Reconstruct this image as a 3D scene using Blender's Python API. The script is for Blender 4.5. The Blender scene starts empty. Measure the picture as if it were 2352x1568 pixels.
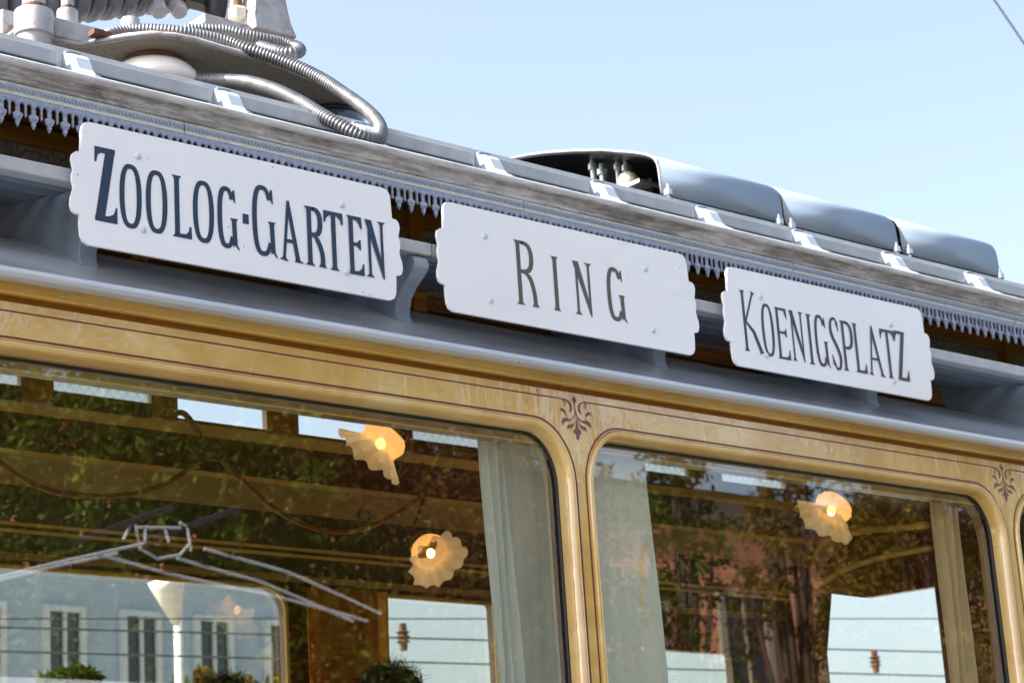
import bpy, bmesh, math, random
import numpy as np
from mathutils import Vector, Matrix, noise
random.seed(7)
PI=math.pi
SC=bpy.context.scene
COL=SC.collection
# ------------------------------------------------------------------ camera model (measured from the photo)
CX,CY=1176.,784.
_V=np.array([6074,1076.]);_U=np.array([-1150,-17584.])
F=math.sqrt(-(_V@_U))
_X=np.array([_V[0],_V[1],F]);_X/=np.linalg.norm(_X)
_Z=np.array([_U[0],_U[1],F]);_Z/=np.linalg.norm(_Z)
R=np.array([_X,np.cross(_Z,_X),_Z])
CAM=np.array([0.,-3.2,1.6])
def ray(u,v): return R@np.array([u-CX,v-CY,F])
def P(u,v,y):
    d=ray(u,v); return CAM+d*((y-CAM[1])/d[1])
def PX(u,v,x):
    d=ray(u,v); return CAM+d*((x-CAM[0])/d[0])
def crop(sx,sy,w):
    s=w/2352*.57422; return lambda a,b:(sx*.57422+a*s, sy*.57422+b*s)
c1=crop(0,0,1100);c2=crop(900,0,1100);c3=crop(1950,500,1100);c6=crop(1000,600,1100);c5=crop(0,400,1100);c8=crop(2400,1000,1100)
def c9(a,b): return ((3200+a*.34)*.57422,(1100+b*.34)*.57422)
c10=crop(1950,900,900)

cam=bpy.data.cameras.new('camera'); co=bpy.data.objects.new('camera',cam); COL.objects.link(co)
cam.sensor_width=36; cam.lens=F/2352*36
M=Matrix.Identity(4)
r_=R@np.array([1,0,0]);u_=R@np.array([0,-1,0]);f_=R@np.array([0,0,1])
for i in range(3): M[i][0]=r_[i];M[i][1]=u_[i];M[i][2]=-f_[i];M[i][3]=CAM[i]
co.matrix_world=M
cam.clip_start=.05; cam.clip_end=2000
cam.dof.use_dof=True; cam.dof.focus_distance=4.05; cam.dof.aperture_fstop=11; cam.dof.aperture_blades=7
SC.camera=co

# ------------------------------------------------------------------ materials
MAT={}
def srgb(h):
    if isinstance(h,str):
        c=[int(h[i:i+2],16)/255 for i in (0,2,4)]
        return tuple(((x+.055)/1.055)**2.4 if x>.04 else x/12.92 for x in c)
    return h
class NT:
    def __init__(s,name):
        s.m=bpy.data.materials.new(name); s.m.use_nodes=True; s.t=s.m.node_tree; s.t.nodes.clear()
        s.out=s.t.nodes.new('ShaderNodeOutputMaterial'); MAT[name]=s.m
    def n(s,t,**k):
        x=s.t.nodes.new(t)
        for a,b in k.items(): setattr(x,a,b)
        return x
    def l(s,a,b): s.t.links.new(a,b)
    def coord(s,scale=(1,1,1),rot=(0,0,0)):
        tc=s.n('ShaderNodeTexCoord'); mp=s.n('ShaderNodeMapping')
        mp.inputs['Scale'].default_value=scale; mp.inputs['Rotation'].default_value=rot
        s.l(tc.outputs['Object'],mp.inputs['Vector']); return mp.outputs['Vector']
    def noise(s,scale,detail=4,vec=None,rough=.55,dist=0):
        x=s.n('ShaderNodeTexNoise'); x.inputs['Scale'].default_value=scale;x.inputs['Detail'].default_value=detail
        x.inputs['Roughness'].default_value=rough; x.inputs['Distortion'].default_value=dist
        s.l(vec if vec else s.coord(),x.inputs['Vector']); return x.outputs['Fac']
    def ramp(s,fac,stops):
        x=s.n('ShaderNodeValToRGB'); e=x.color_ramp.elements
        while len(e)<len(stops): e.new(.5)
        for i,(p,c) in enumerate(stops):
            e[i].position=p; e[i].color=(*c,1) if not isinstance(c,(int,float)) else (c,c,c,1)
        s.l(fac,x.inputs['Fac']); return x.outputs['Color']
    def mix(s,fac,a,b,bt='MIX'):
        x=s.n('ShaderNodeMix',data_type='RGBA',blend_type=bt)
        for sock,v in ((x.inputs[0],fac),(x.inputs[6],a),(x.inputs[7],b)):
            if hasattr(v,'is_linked') or isinstance(v,bpy.types.NodeSocket): s.l(v,sock)
            elif isinstance(v,(int,float)): sock.default_value=v
            else: sock.default_value=(*v,1)
        return x.outputs[2]
    def bump(s,h,strength,dist=.01,normal=None):
        x=s.n('ShaderNodeBump'); x.inputs['Strength'].default_value=strength;x.inputs['Distance'].default_value=dist
        s.l(h,x.inputs['Height'])
        if normal: s.l(normal,x.inputs['Normal'])
        return x.outputs['Normal']
    def bsdf(s,color,rough=.5,metal=0,normal=None,coat=0,spec=.5,**k):
        b=s.n('ShaderNodeBsdfPrincipled')
        for nm,v in (('Base Color',color),('Roughness',rough),('Metallic',metal),('Coat Weight',coat),('Specular IOR Level',spec)):
            if isinstance(v,bpy.types.NodeSocket): s.l(v,b.inputs[nm])
            elif isinstance(v,tuple): b.inputs[nm].default_value=(*v,1)
            else: b.inputs[nm].default_value=v
        for nm,v in k.items():
            nm=nm.replace('_',' ')
            if isinstance(v,bpy.types.NodeSocket): s.l(v,b.inputs[nm])
            else: b.inputs[nm].default_value=v
        if normal: s.l(normal,b.inputs['Normal'])
        s.l(b.outputs[0],s.out.inputs['Surface']); return b
def simple(name,c,rough=.5,metal=0,var=.12,scale=14,bump=0,coat=0,spec=.5,stretch=(1,1,1)):
    t=NT(name); c=srgb(c); v=t.coord(stretch)
    f=t.noise(scale,5,v)
    dk=tuple(x*(1-var) for x in c); lt=tuple(min(1,x*(1+var)) for x in c)
    col=t.ramp(f,[(.3,dk),(.7,lt)])
    nm=t.bump(t.noise(scale*6,3,v),bump,.004) if bump else None
    rr=t.ramp(f,[(.3,max(.02,rough*.8)),(.7,min(1,rough*1.2))])
    t.bsdf(col,rr,metal,nm,coat,spec); return t.m

# ochre coach paint: gloss varnish over brush-marked ochre, flaked cream patches
t=NT('ochre_paint')
v=t.coord((1,1,1)); big=t.noise(5,6,v,.6,1.0)
strk=t.noise(30,4,t.coord((.25,1,3)))
base=t.ramp(big,[(.35,(.66,.39,.085)),(.52,(.75,.48,.13)),(.68,(.81,.60,.23))])
base=t.mix(t.ramp(strk,[(.55,0),(.75,.35)]),base,(.50,.29,.07))
flk=t.ramp(t.noise(75,5,t.coord((.35,1,1.3)),.7),[(.66,0),(.69,1)])
msk=t.ramp(t.noise(1.7,2,v),[(.5,0),(.62,1)])
ff=t.mix(1.0,flk,msk,'MULTIPLY')
base=t.mix(ff,base,(.66,.53,.30))
runs=t.noise(16,4,t.coord((1.6,1,.5)),.6,1.2)
h=t.mix(.35,t.noise(9,3,v),t.noise(160,3,v)); h=t.mix(.35,h,runs)
t.bsdf(base,.3,0,t.bump(h,.12,.006,t.bump(ff,.35,.001)),1.,.5,Coat_Roughness=.04,Coat_IOR=2.1,Coat_Normal=t.bump(t.mix(.4,t.noise(7,3,v),runs),.30,.008))
# weathered ochre for the top moulding (flaky wood)
t=NT('flaking_ochre')
v=t.coord((.3,1,1.6)); base=t.ramp(t.noise(20,5,t.coord((.2,1,1))),[(.35,(.62,.36,.07)),(.65,(.76,.50,.15))])
fl=t.ramp(t.noise(110,5,v,.7),[(.56,0),(.60,1)]); mk=t.ramp(t.noise(1.3,2),[(.42,0),(.6,1)])
ff=t.mix(1.0,fl,mk,'MULTIPLY'); base=t.mix(ff,base,(.72,.60,.36))
t.bsdf(base,.33,0,t.bump(ff,.8,.0015,t.bump(t.noise(40,4,v),.3,.004)),.35,.5,Coat_Roughness=.12)
simple('ochre_groove','8f5a0c',.4,0,.15,20,coat=.3)
simple('stripe_maroon','6b1f33',.35,0,.08,60,coat=.2)
simple('ornament_maroon','7d4450',.4,0,.08,60,coat=.2)
# grey roof paint: semi gloss
t=NT('grey_roof_paint')
v=t.coord((.35,1,1)); a=t.noise(6,5,v,.55,.6)
col=t.ramp(a,[(.3,(.42,.46,.51)),(.6,(.52,.55,.59)),(.75,(.58,.58,.58))])
spt=t.ramp(t.noise(60,4),[(.70,0),(.76,1)]); col=t.mix(spt,col,(.20,.17,.14))
t.bsdf(col,t.ramp(a,[(.3,.26),(.7,.42)]),0,t.bump(t.noise(3.5,3,t.coord((.5,1,1))),.25,.03),1.,.5,Coat_Roughness=.12,Coat_IOR=1.9)
t=NT('grey_trim_paint')
a=t.noise(18,6,None,.6); col=t.ramp(a,[(.3,(.36,.395,.43)),(.7,(.49,.52,.55))])
scr=t.ramp(t.noise(70,5,t.coord((.5,1,3)),.7),[(.68,0),(.72,1)]); col=t.mix(scr,col,(.22,.19,.17))
t.bsdf(col,.42,0,t.bump(a,.15,.003),.1)
# dirty gutter cove: streaked grime over grey paint
t=NT('grimy_gutter')
st=t.noise(70,6,t.coord((.22,1,2.2)),.75,.6); big=t.noise(6,5,t.coord((1,1,3)),.7,.5)
m=t.mix(.5,st,big)
col=t.ramp(m,[(.36,(.12,.105,.10)),(.46,(.26,.25,.25)),(.53,(.42,.425,.445)),(.60,(.60,.61,.65))])
t.bsdf(col,.55,0,t.bump(m,.3,.003))
t=NT('gutter_roll_paint')
m=t.noise(60,6,t.coord((.22,1,1.5)),.7)
col=t.ramp(m,[(.3,(.28,.24,.21)),(.45,(.46,.47,.48)),(.6,(.58,.60,.63))]); t.bsdf(col,.3,0,t.bump(m,.1,.002),.25)
simple('cream_trim','c6cac4',.5,0,.15,40,bump=.1)
simple('shade_roof_grey','3a3c40',.8,0,.2,10,bump=.3)  # upper roof darkened so the shade under the rail planks sits in its colour
simple('bracket_pale','a9b6c4',.4,0,.06,14,bump=.05,coat=.2)
simple('niche_shade_grey','8593a3',.35,0,.15,14,bump=.1,coat=.4)  # darker copy of the trim grey: niche shade put into brackets and slats
simple('bead_grey','8d99b4',.32,0,.1,90,coat=.2)
simple('cast_zinc','97a2b8',.36,.15,.22,120,bump=.4,coat=.15)
t=NT('sign_white'); v=t.coord((.6,1,1)); a=t.noise(7,4,v,.6,.6)
col=t.ramp(a,[(.35,(.86,.88,.93)),(.62,(.90,.91,.93)),(.78,(.78,.79,.86))])
vo=t.n('ShaderNodeTexVoronoi'); vo.inputs['Scale'].default_value=42; t.l(t.coord((1,1,1)),vo.inputs['Vector'])
ch=t.mix(1.,t.ramp(vo.outputs['Distance'],[(.05,1),(.075,0)]),t.ramp(t.noise(9,3),[(.56,0),(.60,1)]),'MULTIPLY')
scr=t.mix(1.,t.ramp(t.noise(120,4,t.coord((1.4,1,.25)),.7),[(.66,0),(.72,.7)]),t.ramp(t.noise(5,2),[(.52,0),(.6,1)]),'MULTIPLY')
col=t.mix(scr,col,(.58,.58,.62)); col=t.mix(ch,col,(.20,.15,.13))
t.bsdf(col,.34,0,t.bump(t.noise(4,2),.12,.01),.8,.5,Coat_Roughness=.08)
simple('bolt_paint','ccd6e6',.25,0,.04,30,coat=.4)
simple('navy_letters','18324d',.38,0,.15,60,coat=.15)
simple('olive_letters','53564c',.42,0,.15,60,coat=.1)
simple('slate_letters','3b3f47',.42,0,.12,60,coat=.1)
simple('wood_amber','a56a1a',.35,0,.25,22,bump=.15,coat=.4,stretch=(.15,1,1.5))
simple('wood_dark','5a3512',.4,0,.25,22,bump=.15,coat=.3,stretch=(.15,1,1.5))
simple('wood_upright','b67a20',.35,0,.25,22,bump=.12,coat=.4,stretch=(1.5,1,.15))
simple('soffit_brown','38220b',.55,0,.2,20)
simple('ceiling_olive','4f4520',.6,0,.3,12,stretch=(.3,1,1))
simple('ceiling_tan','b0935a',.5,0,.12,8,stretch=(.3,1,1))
simple('trim_gold','dcb65c',.35,0,.1,20)
simple('sash_grime','a08a64',.35,0,.35,40,bump=.2,stretch=(.25,1,1))
simple('seal_black','171412',.45,0,.2,40)
simple('rust_metal','5f4233',.75,.2,.35,60,bump=.4)
simple('white_porcelain','f2efe8',.12,0,.05,10,coat=.7)
simple('shaded_porcelain','3c4650',.2,0,.2,10,coat=.5)  # porcelain with the second insulator's shade put into its colour
t=NT('pitted_underside')
a=t.noise(90,6,None,.7); t.bsdf(t.ramp(a,[(.3,(.20,.17,.14)),(.7,(.34,.30,.26))]),.8,0,t.bump(a,.7,.004))
t=NT('pantograph_paint')
a=t.noise(22,6,None,.65); col=t.ramp(a,[(.3,(.25,.25,.255)),(.6,(.42,.43,.455))])
ru=t.ramp(t.noise(16,6,None,.75,.6),[(.58,0),(.66,1)]); col=t.mix(ru,col,(.22,.11,.055))
t.bsdf(col,.5,0,t.bump(a,.3,.003),.1)
simple('coil_grey','5d6470',.4,.2,.2,20,bump=.2)
simple('hose_steel','76787c',.36,.6,.25,26,bump=.1)
simple('black_iron','22242a',.4,.4,.3,40,bump=.3)
simple('silver_sheet','8798ab',.48,.05,.07,7,coat=.2,bump=.05)
simple('zinc_bolt','b9c4c6',.3,.7,.1,30)
simple('porcelain_cap','c9c2b2',.3,0,.1,30)
simple('lower_body_ochre','b98a35',.3,0,.1,6,coat=.4)
simple('tram_floor','4b3a2a',.6)
simple('brass','7a6a3c',.3,.8,.2,30)
simple('cord_leather','8f5524',.5,0,.2,30)
simple('skin','b98668',.55); simple('hair_dark','0f0b09',.6); simple('coat_navy','1d2430',.85); simple('shirt_grey','7e8388',.85)
def translucent(name,c,tr=.5):
    t=NT(name); c=srgb(c); v=t.coord((18,18,.6)); f=t.noise(2,3,v)
    col=t.ramp(f,[(.3,tuple(x*.8 for x in c)),(.7,c)])
    d=t.n('ShaderNodeBsdfDiffuse');g=t.n('ShaderNodeBsdfTranslucent');m=t.n('ShaderNodeMixShader')
    t.l(col,d.inputs[0]);t.l(col,g.inputs[0]);m.inputs[0].default_value=tr
    t.l(d.outputs[0],m.inputs[1]);t.l(g.outputs[0],m.inputs[2]);t.l(m.outputs[0],t.out.inputs[0])
translucent('curtain_amber','e8a04a',.6)
translucent('curtain_sage','e9f4f3',.3); translucent('curtain_beige','eddcb8',.4)
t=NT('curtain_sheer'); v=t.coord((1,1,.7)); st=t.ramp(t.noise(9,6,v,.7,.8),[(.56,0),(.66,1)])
col=t.mix(st,t.ramp(t.noise(2,3,t.coord((20,20,.6))),[(.3,(.70,.76,.72)),(.7,(.82,.86,.80))]),(.80,.62,.28)); t.bsdf(col,.9)  # yellow patches are mirrored foliage painted into the cloth colour
def glass(name,ior=1.7,tint=(.9,.94,.9),bump=.0,rough=0.,bscale=3):
    t=NT(name); tr=t.n('ShaderNodeBsdfTransparent');gl=t.n('ShaderNodeBsdfGlossy');fr=t.n('ShaderNodeFresnel');m=t.n('ShaderNodeMixShader')
    tr.inputs[0].default_value=(*tint,1); gl.inputs['Roughness'].default_value=rough; fr.inputs[0].default_value=ior
    if bump:
        nm=t.bump(t.noise(bscale,2,t.coord((1,1,1))),bump,.01); t.l(nm,gl.inputs['Normal'])
    ge=t.n('ShaderNodeNewGeometry'); mx=t.n('ShaderNodeMix'); mx.inputs[2].default_value=ior; mx.inputs[3].default_value=1/ior
    t.l(ge.outputs['Backfacing'],mx.inputs[0]); t.l(mx.outputs[0],fr.inputs[0])
    t.l(fr.outputs[0],m.inputs[0]);t.l(tr.outputs[0],m.inputs[1]);t.l(gl.outputs[0],m.inputs[2]);t.l(m.outputs[0],t.out.inputs[0])
glass('window_glass',2.6,(.92,.93,.86),.02,0,2.2)
# pressed ornamental glass: lattice of leaf cells
def ornglass(name,tintc):
    t=NT(name); tc=t.n('ShaderNodeTexCoord'); sp=t.n('ShaderNodeSeparateXYZ'); t.l(tc.outputs['Object'],sp.inputs[0])
    def math_(op,a,b=None):
        x=t.n('ShaderNodeMath',operation=op)
        for i,v in enumerate((a,b)):
            if v is None: continue
            if isinstance(v,(int,float)): x.inputs[i].default_value=v
            else: t.l(v,x.inputs[i])
        return x.outputs[0]
    kx=2*PI/.028; kz=2*PI/.045
    X=math_('MULTIPLY',sp.outputs[0],kx);Zv=math_('MULTIPLY',sp.outputs[2],kz)
    a=math_('COSINE',X);b=math_('COSINE',Zv)
    s=math_('ADD',a,b); s1=math_('ABSOLUTE',s); lines=t.ramp(s1,[(0,1.),(.18,0.)])
    pr=math_('MULTIPLY',a,b); star=math_('ABSOLUTE',math_('SINE',math_('MULTIPLY',pr,7)))
    hh=t.mix(.5,lines,star)
    nm=t.bump(hh,1.0,.004)
    g=t.n('ShaderNodeBsdfTranslucent');tr=t.n('ShaderNodeBsdfTransparent');gl=t.n('ShaderNodeBsdfGlossy');m=t.n('ShaderNodeMixShader');m2=t.n('ShaderNodeMixShader')
    col=t.mix(t.mix(1.,lines,star,'MULTIPLY'),tintc,tuple(x*.55 for x in tintc))
    col=t.mix(lines,col,tuple(x*.6 for x in tintc))
    t.l(col,g.inputs[0]);t.l(col,tr.inputs[0]); gl.inputs['Roughness'].default_value=.2
    t.l(nm,gl.inputs['Normal']);t.l(nm,g.inputs['Normal'])
    m.inputs[0].default_value=.45; t.l(tr.outputs[0],m.inputs[1]);t.l(g.outputs[0],m.inputs[2])
    m2.inputs[0].default_value=.12; t.l(m.outputs[0],m2.inputs[1]);t.l(gl.outputs[0],m2.inputs[2]);t.l(m2.outputs[0],t.out.inputs[0])
ornglass('pressed_glass',(.80,.84,.82))
# same cathedral glass from outside: opaque relief plate, dark interior painted into its brown
t=NT('relief_glass'); vo=t.n('ShaderNodeTexVoronoi',feature='DISTANCE_TO_EDGE'); vo.inputs['Scale'].default_value=55
t.l(t.coord(),vo.inputs['Vector']); nn=t.noise(150,3)
hh=t.mix(.5,t.ramp(vo.outputs['Distance'],[(0,0.),(.12,1.)]),nn)
t.bsdf(t.ramp(hh,[(.2,(.16,.12,.07)),(.8,(.38,.31,.21))]),.35,0,t.bump(hh,.8,.004),.2)
# lamp shade: frosted glass lit from within
def frosted(name,c):
    t=NT(name); d=t.n('ShaderNodeBsdfDiffuse');g=t.n('ShaderNodeBsdfTranslucent');tr=t.n('ShaderNodeBsdfTransparent')
    m=t.n('ShaderNodeMixShader');m2=t.n('ShaderNodeMixShader')
    for x in(d,g): x.inputs[0].default_value=(*c,1)
    tr.inputs[0].default_value=(1,.93,.8,1)
    m.inputs[0].default_value=.65;t.l(d.outputs[0],m.inputs[1]);t.l(g.outputs[0],m.inputs[2])
    m2.inputs[0].default_value=.14;t.l(m.outputs[0],m2.inputs[1]);t.l(tr.outputs[0],m2.inputs[2]);em=t.n('ShaderNodeEmission'); em.inputs[0].default_value=(1,.70,.36,1); em.inputs[1].default_value=.06; ad=t.n('ShaderNodeAddShader')
    t.l(m2.outputs[0],ad.inputs[0]);t.l(em.outputs[0],ad.inputs[1]);t.l(ad.outputs[0],t.out.inputs[0])
frosted('frosted_shade',(.96,.80,.52))
t=NT('glowing_bulb'); e=t.n('ShaderNodeEmission'); e.inputs[0].default_value=(1,.48,.13,1); e.inputs[1].default_value=9; t.l(e.outputs[0],t.out.inputs[0])
# environment
def leafmat(name,a,b):
    t=NT(name); oi=t.n('ShaderNodeObjectInfo'); f=t.noise(2.2,5,None,.7)
    col=t.ramp(f,[(.32,tuple(x*.7 for x in srgb(a))),(.5,srgb(a)),(.66,srgb(b))])
    d=t.n('ShaderNodeBsdfDiffuse');g=t.n('ShaderNodeBsdfTranslucent');m=t.n('ShaderNodeMixShader');m.inputs[0].default_value=.35
    t.l(col,d.inputs[0]);t.l(col,g.inputs[0]);t.l(d.outputs[0],m.inputs[1]);t.l(g.outputs[0],m.inputs[2]);t.l(m.outputs[0],t.out.inputs[0])
leafmat('leaves_green','37451a','74883a'); leafmat('leaves_autumn','594a20','98803a'); leafmat('leaves_rust','4c3620','86683a'); leafmat('leaves_yellow','8a8a2a','b7a23a')
simple('bark','3a2a20',.9,0,.3,8,bump=.6)
simple('building_pink','c48468',.85,0,.12,1.5); simple('building_stone','8f8578',.8,0,.1,2); simple('roof_slate','3b3d42',.6,0,.15,3)
simple('building_sky_tint','9fb2c4',.85,0,.08,1); simple('window_dark','1a222b',.1,0,.1,3,coat=.5); simple('frame_white','bcc7cf',.5)  # house wall colour carries the sky blue reflected in the panes
simple('asphalt','5a5855',.9,0,.15,3); simple('paving','8e877c',.9,0,.12,2); simple('rail_steel','6d6a66',.3,.9)
simple('lamp_white','d8dadb',.4); simple('tram_green','2f5a3d',.3,coat=.4)
simple('wire_dark','565d66',.5,.5)

# ------------------------------------------------------------------ mesh helpers
class MB:
    def __init__(s): s.v=[];s.f=[]
    def add(s,vs,fs):
        o=len(s.v); s.v+= [tuple(map(float,p)) for p in vs]; s.f+=[tuple(i+o for i in f) for f in fs]; return s
    def box(s,x0,x1,y0,y1,z0,z1):
        return s.add([(x0,y0,z0),(x1,y0,z0),(x1,y1,z0),(x0,y1,z0),(x0,y0,z1),(x1,y0,z1),(x1,y1,z1),(x0,y1,z1)],
            [(0,3,2,1),(4,5,6,7),(0,1,5,4),(1,2,6,5),(2,3,7,6),(3,0,4,7)])
    def prism(s,poly,axis,a,b):
        """poly of 2D points extruded along axis from a to b; x:(y,z) y:(x,z) z:(x,y)"""
        def pt(p,c): return {'x':(c,p[0],p[1]),'y':(p[0],c,p[1]),'z':(p[0],p[1],c)}[axis]
        n=len(poly); vs=[pt(p,a) for p in poly]+[pt(p,b) for p in poly]
        fs=[tuple(range(n)),tuple(range(2*n-1,n-1,-1))]+[(i,(i+1)%n,(i+1)%n+n,i+n) for i in range(n)]
        return s.add(vs,fs)
    def sheet(s,prof,x0,x1,n=1,closed=False):
        """profile (y,z) swept along x"""
        k=len(prof); vs=[];fs=[]
        for i in range(n+1):
            x=x0+(x1-x0)*i/n
            vs+=[(x,p[0],p[1]) for p in prof]
        for i in range(n):
            for j in range(k if closed else k-1):
                a=i*k+j;b=i*k+(j+1)%k; fs.append((a,b,b+k,a+k))
        if closed: fs+=[tuple(range(k)),tuple(range((n+1)*k-1,n*k-1,-1))]
        return s.add(vs,fs)
    def tube(s,pts,r,seg=8,cap=True):
        pts=[Vector(p) for p in pts]; n=len(pts)
        rr=r if hasattr(r,'__len__') else [r]*n
        t=[(pts[min(i+1,n-1)]-pts[max(i-1,0)]).normalized() for i in range(n)]
        u=t[0].orthogonal().normalized(); vs=[];fs=[]
        for i in range(n):
            u=(u-t[i]*u.dot(t[i])).normalized(); w=t[i].cross(u)
            for k in range(seg):
                a=2*PI*k/seg; vs.append(pts[i]+(u*math.cos(a)+w*math.sin(a))*rr[i])
        for i in range(n-1):
            for k in range(seg):
                a=i*seg+k;b=i*seg+(k+1)%seg; fs.append((a,b,b+seg,a+seg))
        if cap: fs+=[tuple(range(seg-1,-1,-1)),tuple(range((n-1)*seg,n*seg))]
        return s.add(vs,fs)
    def lathe(s,prof,org=(0,0,0),axis=(0,0,1),seg=24,rmod=None):
        """prof: (r,h)"""
        ax=Vector(axis).normalized();u=ax.orthogonal().normalized();w=ax.cross(u);o=Vector(org);vs=[];fs=[]
        for (r,h) in prof:
            for k in range(seg):
                a=2*PI*k/seg; q=rmod(r,h,a) if rmod else (r,h)
                vs.append(o+ax*q[1]+(u*math.cos(a)+w*math.sin(a))*q[0])
        n=len(prof)
        for i in range(n-1):
            for k in range(seg):
                a=i*seg+k;b=i*seg+(k+1)%seg; fs.append((a,b,b+seg,a+seg))
        return s.add(vs,fs)
    def ellipsoid(s,c,rx,ry,rz,seg=10,rings=6):
        vs=[];fs=[]
        for i in range(rings+1):
            th=PI*i/rings
            for k in range(seg):
                a=2*PI*k/seg; vs.append((c[0]+rx*math.sin(th)*math.cos(a),c[1]+ry*math.sin(th)*math.sin(a),c[2]+rz*math.cos(th)))
        for i in range(rings):
            for k in range(seg):
                a=i*seg+k;b=i*seg+(k+1)%seg; fs.append((a,b,b+seg,a+seg))
        return s.add(vs,fs)
    def build(s,name,mat,parent=None,smooth=False,bevel=0,clean=True,solid=0,autosm=None):
        me=bpy.data.meshes.new(name); me.from_pydata(s.v,[],s.f)
        bm=bmesh.new(); bm.from_mesh(me)
        if clean: bmesh.ops.remove_doubles(bm,verts=bm.verts,dist=1e-6); bmesh.ops.recalc_face_normals(bm,faces=bm.faces)
        bm.to_mesh(me); bm.free()
        me.materials.append(MAT[mat]); o=bpy.data.objects.new(name,me); COL.objects.link(o)
        if smooth:
            for p in me.polygons: p.use_smooth=True
        if autosm is not None: me.set_sharp_from_angle(angle=math.radians(autosm))
        if parent: o.parent=parent; o.matrix_parent_inverse=Matrix.Translation(-Vector(root_of(parent)))
        if solid: m=o.modifiers.new('s','SOLIDIFY'); m.thickness=solid; m.offset=0
        if bevel: m=o.modifiers.new('b','BEVEL'); m.width=bevel; m.segments=2; m.limit_method='ANGLE'; m.angle_limit=math.radians(35); m.harden_normals=False
        return o
def root_of(o):
    return Vector(o.location) if o.type=='EMPTY' else Vector((0,0,0))
def empty(name,loc=(0,0,0)):
    o=bpy.data.objects.new(name,None); COL.objects.link(o); o.location=loc; o.empty_display_size=.1; return o
def tag(o,label=None,cat=None,group=None,kind=None):
    for k,v in (('label',label),('category',cat),('group',group),('kind',kind)):
        if v: o[k]=v
    return o
def clone(o,parent=None,name=None):
    c=o.copy(); COL.objects.link(c); c.parent=parent
    for ch in list(o.children): clone(ch,c)
    return c
def spline(pts,n=8):
    pts=[np.array(p,float) for p in pts]; out=[]
    for i in range(len(pts)-1):
        p0=pts[max(i-1,0)];p1=pts[i];p2=pts[i+1];p3=pts[min(i+2,len(pts)-1)]
        for k in range(n):
            t=k/n; out.append(.5*((2*p1)+(-p0+p2)*t+(2*p0-5*p1+4*p2-p3)*t*t+(-p0+3*p1-3*p2+p3)*t**3))
    out.append(pts[-1]); return out
def fill2d(name,outer,holes,y,thick,mat,parent,bevel=0):
    """flat plate in the XZ plane with holes, thickness along +y"""
    cu=bpy.data.curves.new(name,'CURVE'); cu.dimensions='2D'; cu.fill_mode='BOTH'; cu.extrude=thick/2; cu.bevel_depth=0
    for loop in [outer]+holes:
        sp=cu.splines.new('POLY'); sp.points.add(len(loop)-1)
        for i,p in enumerate(loop): sp.points[i].co=(p[0],p[1],0,1)
        sp.use_cyclic_u=True
    tmp=bpy.data.objects.new('tmp',cu); COL.objects.link(tmp)
    me=bpy.data.meshes.new_from_object(tmp.evaluated_get(bpy.context.evaluated_depsgraph_get()))
    bpy.data.objects.remove(tmp)
    me.transform(Matrix(((1,0,0,0),(0,0,-1,y+thick/2),(0,1,0,0),(0,0,0,1))))
    me.name=name; me.materials.clear(); me.materials.append(MAT[mat])
    o=bpy.data.objects.new(name,me); COL.objects.link(o)
    if parent: o.parent=parent; o.matrix_parent_inverse=Matrix.Translation(-root_of(parent))
    if bevel: m=o.modifiers.new('b','BEVEL'); m.width=bevel; m.segments=2; m.limit_method='ANGLE'; m.angle_limit=math.radians(50)
    return o

# ================================================================== THE TRAM
XA,XB=-.6,8.6            # ends of the car body
PITCH=1.408; POST0=2.991
YF=1.9                   # far side wall
tram=empty('tram_car',(4,.95,0))
tag(tram,'old ochre and grey tram car with maroon pinstripes and pierced trim under its roof','tram')
T=tram
TOPZ=2.660;BOTZ=1.70
def opening(k,grow=0.,n=9,top=TOPZ,bot=BOTZ):
    """rounded window opening between post k and k+1, grown outward by grow; clockwise list of (x,z)"""
    x0=POST0+PITCH*k+.0375-grow; x1=POST0+PITCH*(k+1)-.0375+grow; zt=top+grow; zb=bot-grow
    rx=.080+grow;rz=.105+grow; pts=[(x0,zb)]
    for i in range(n+1):
        a=PI-PI/2*i/n; pts.append((x0+rx+rx*math.cos(a),zt-rz+rz*math.sin(a)))
    for i in range(n+1):
        a=PI/2-PI/2*i/n; pts.append((x1-rx+rx*math.cos(a),zt-rz+rz*math.sin(a)))
    pts.append((x1,zb)); return pts
WIN=range(-2,3)
fill2d('side_panel',[(XA,.95),(XB,.95),(XB,2.7465),(XA,2.7465)],[opening(k,.020) for k in WIN],0,.02,'ochre_paint',T)
def loopstrip(mb,k,prof,closed=True):
    """prof: list of (grow,y) swept round the opening"""
    rows=[[(x,y,z) for (x,z) in opening(k,g)] for g,y in prof]; n=len(rows[0]); vs=[p for r in rows for p in r]; fs=[]
    for i in range(len(rows)-1):
        for j in range(n if closed else n-1):
            a=i*n+j;b=i*n+(j+1)%n; fs.append((a,b,b+n,a+n))
    mb.add(vs,fs); return mb
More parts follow.
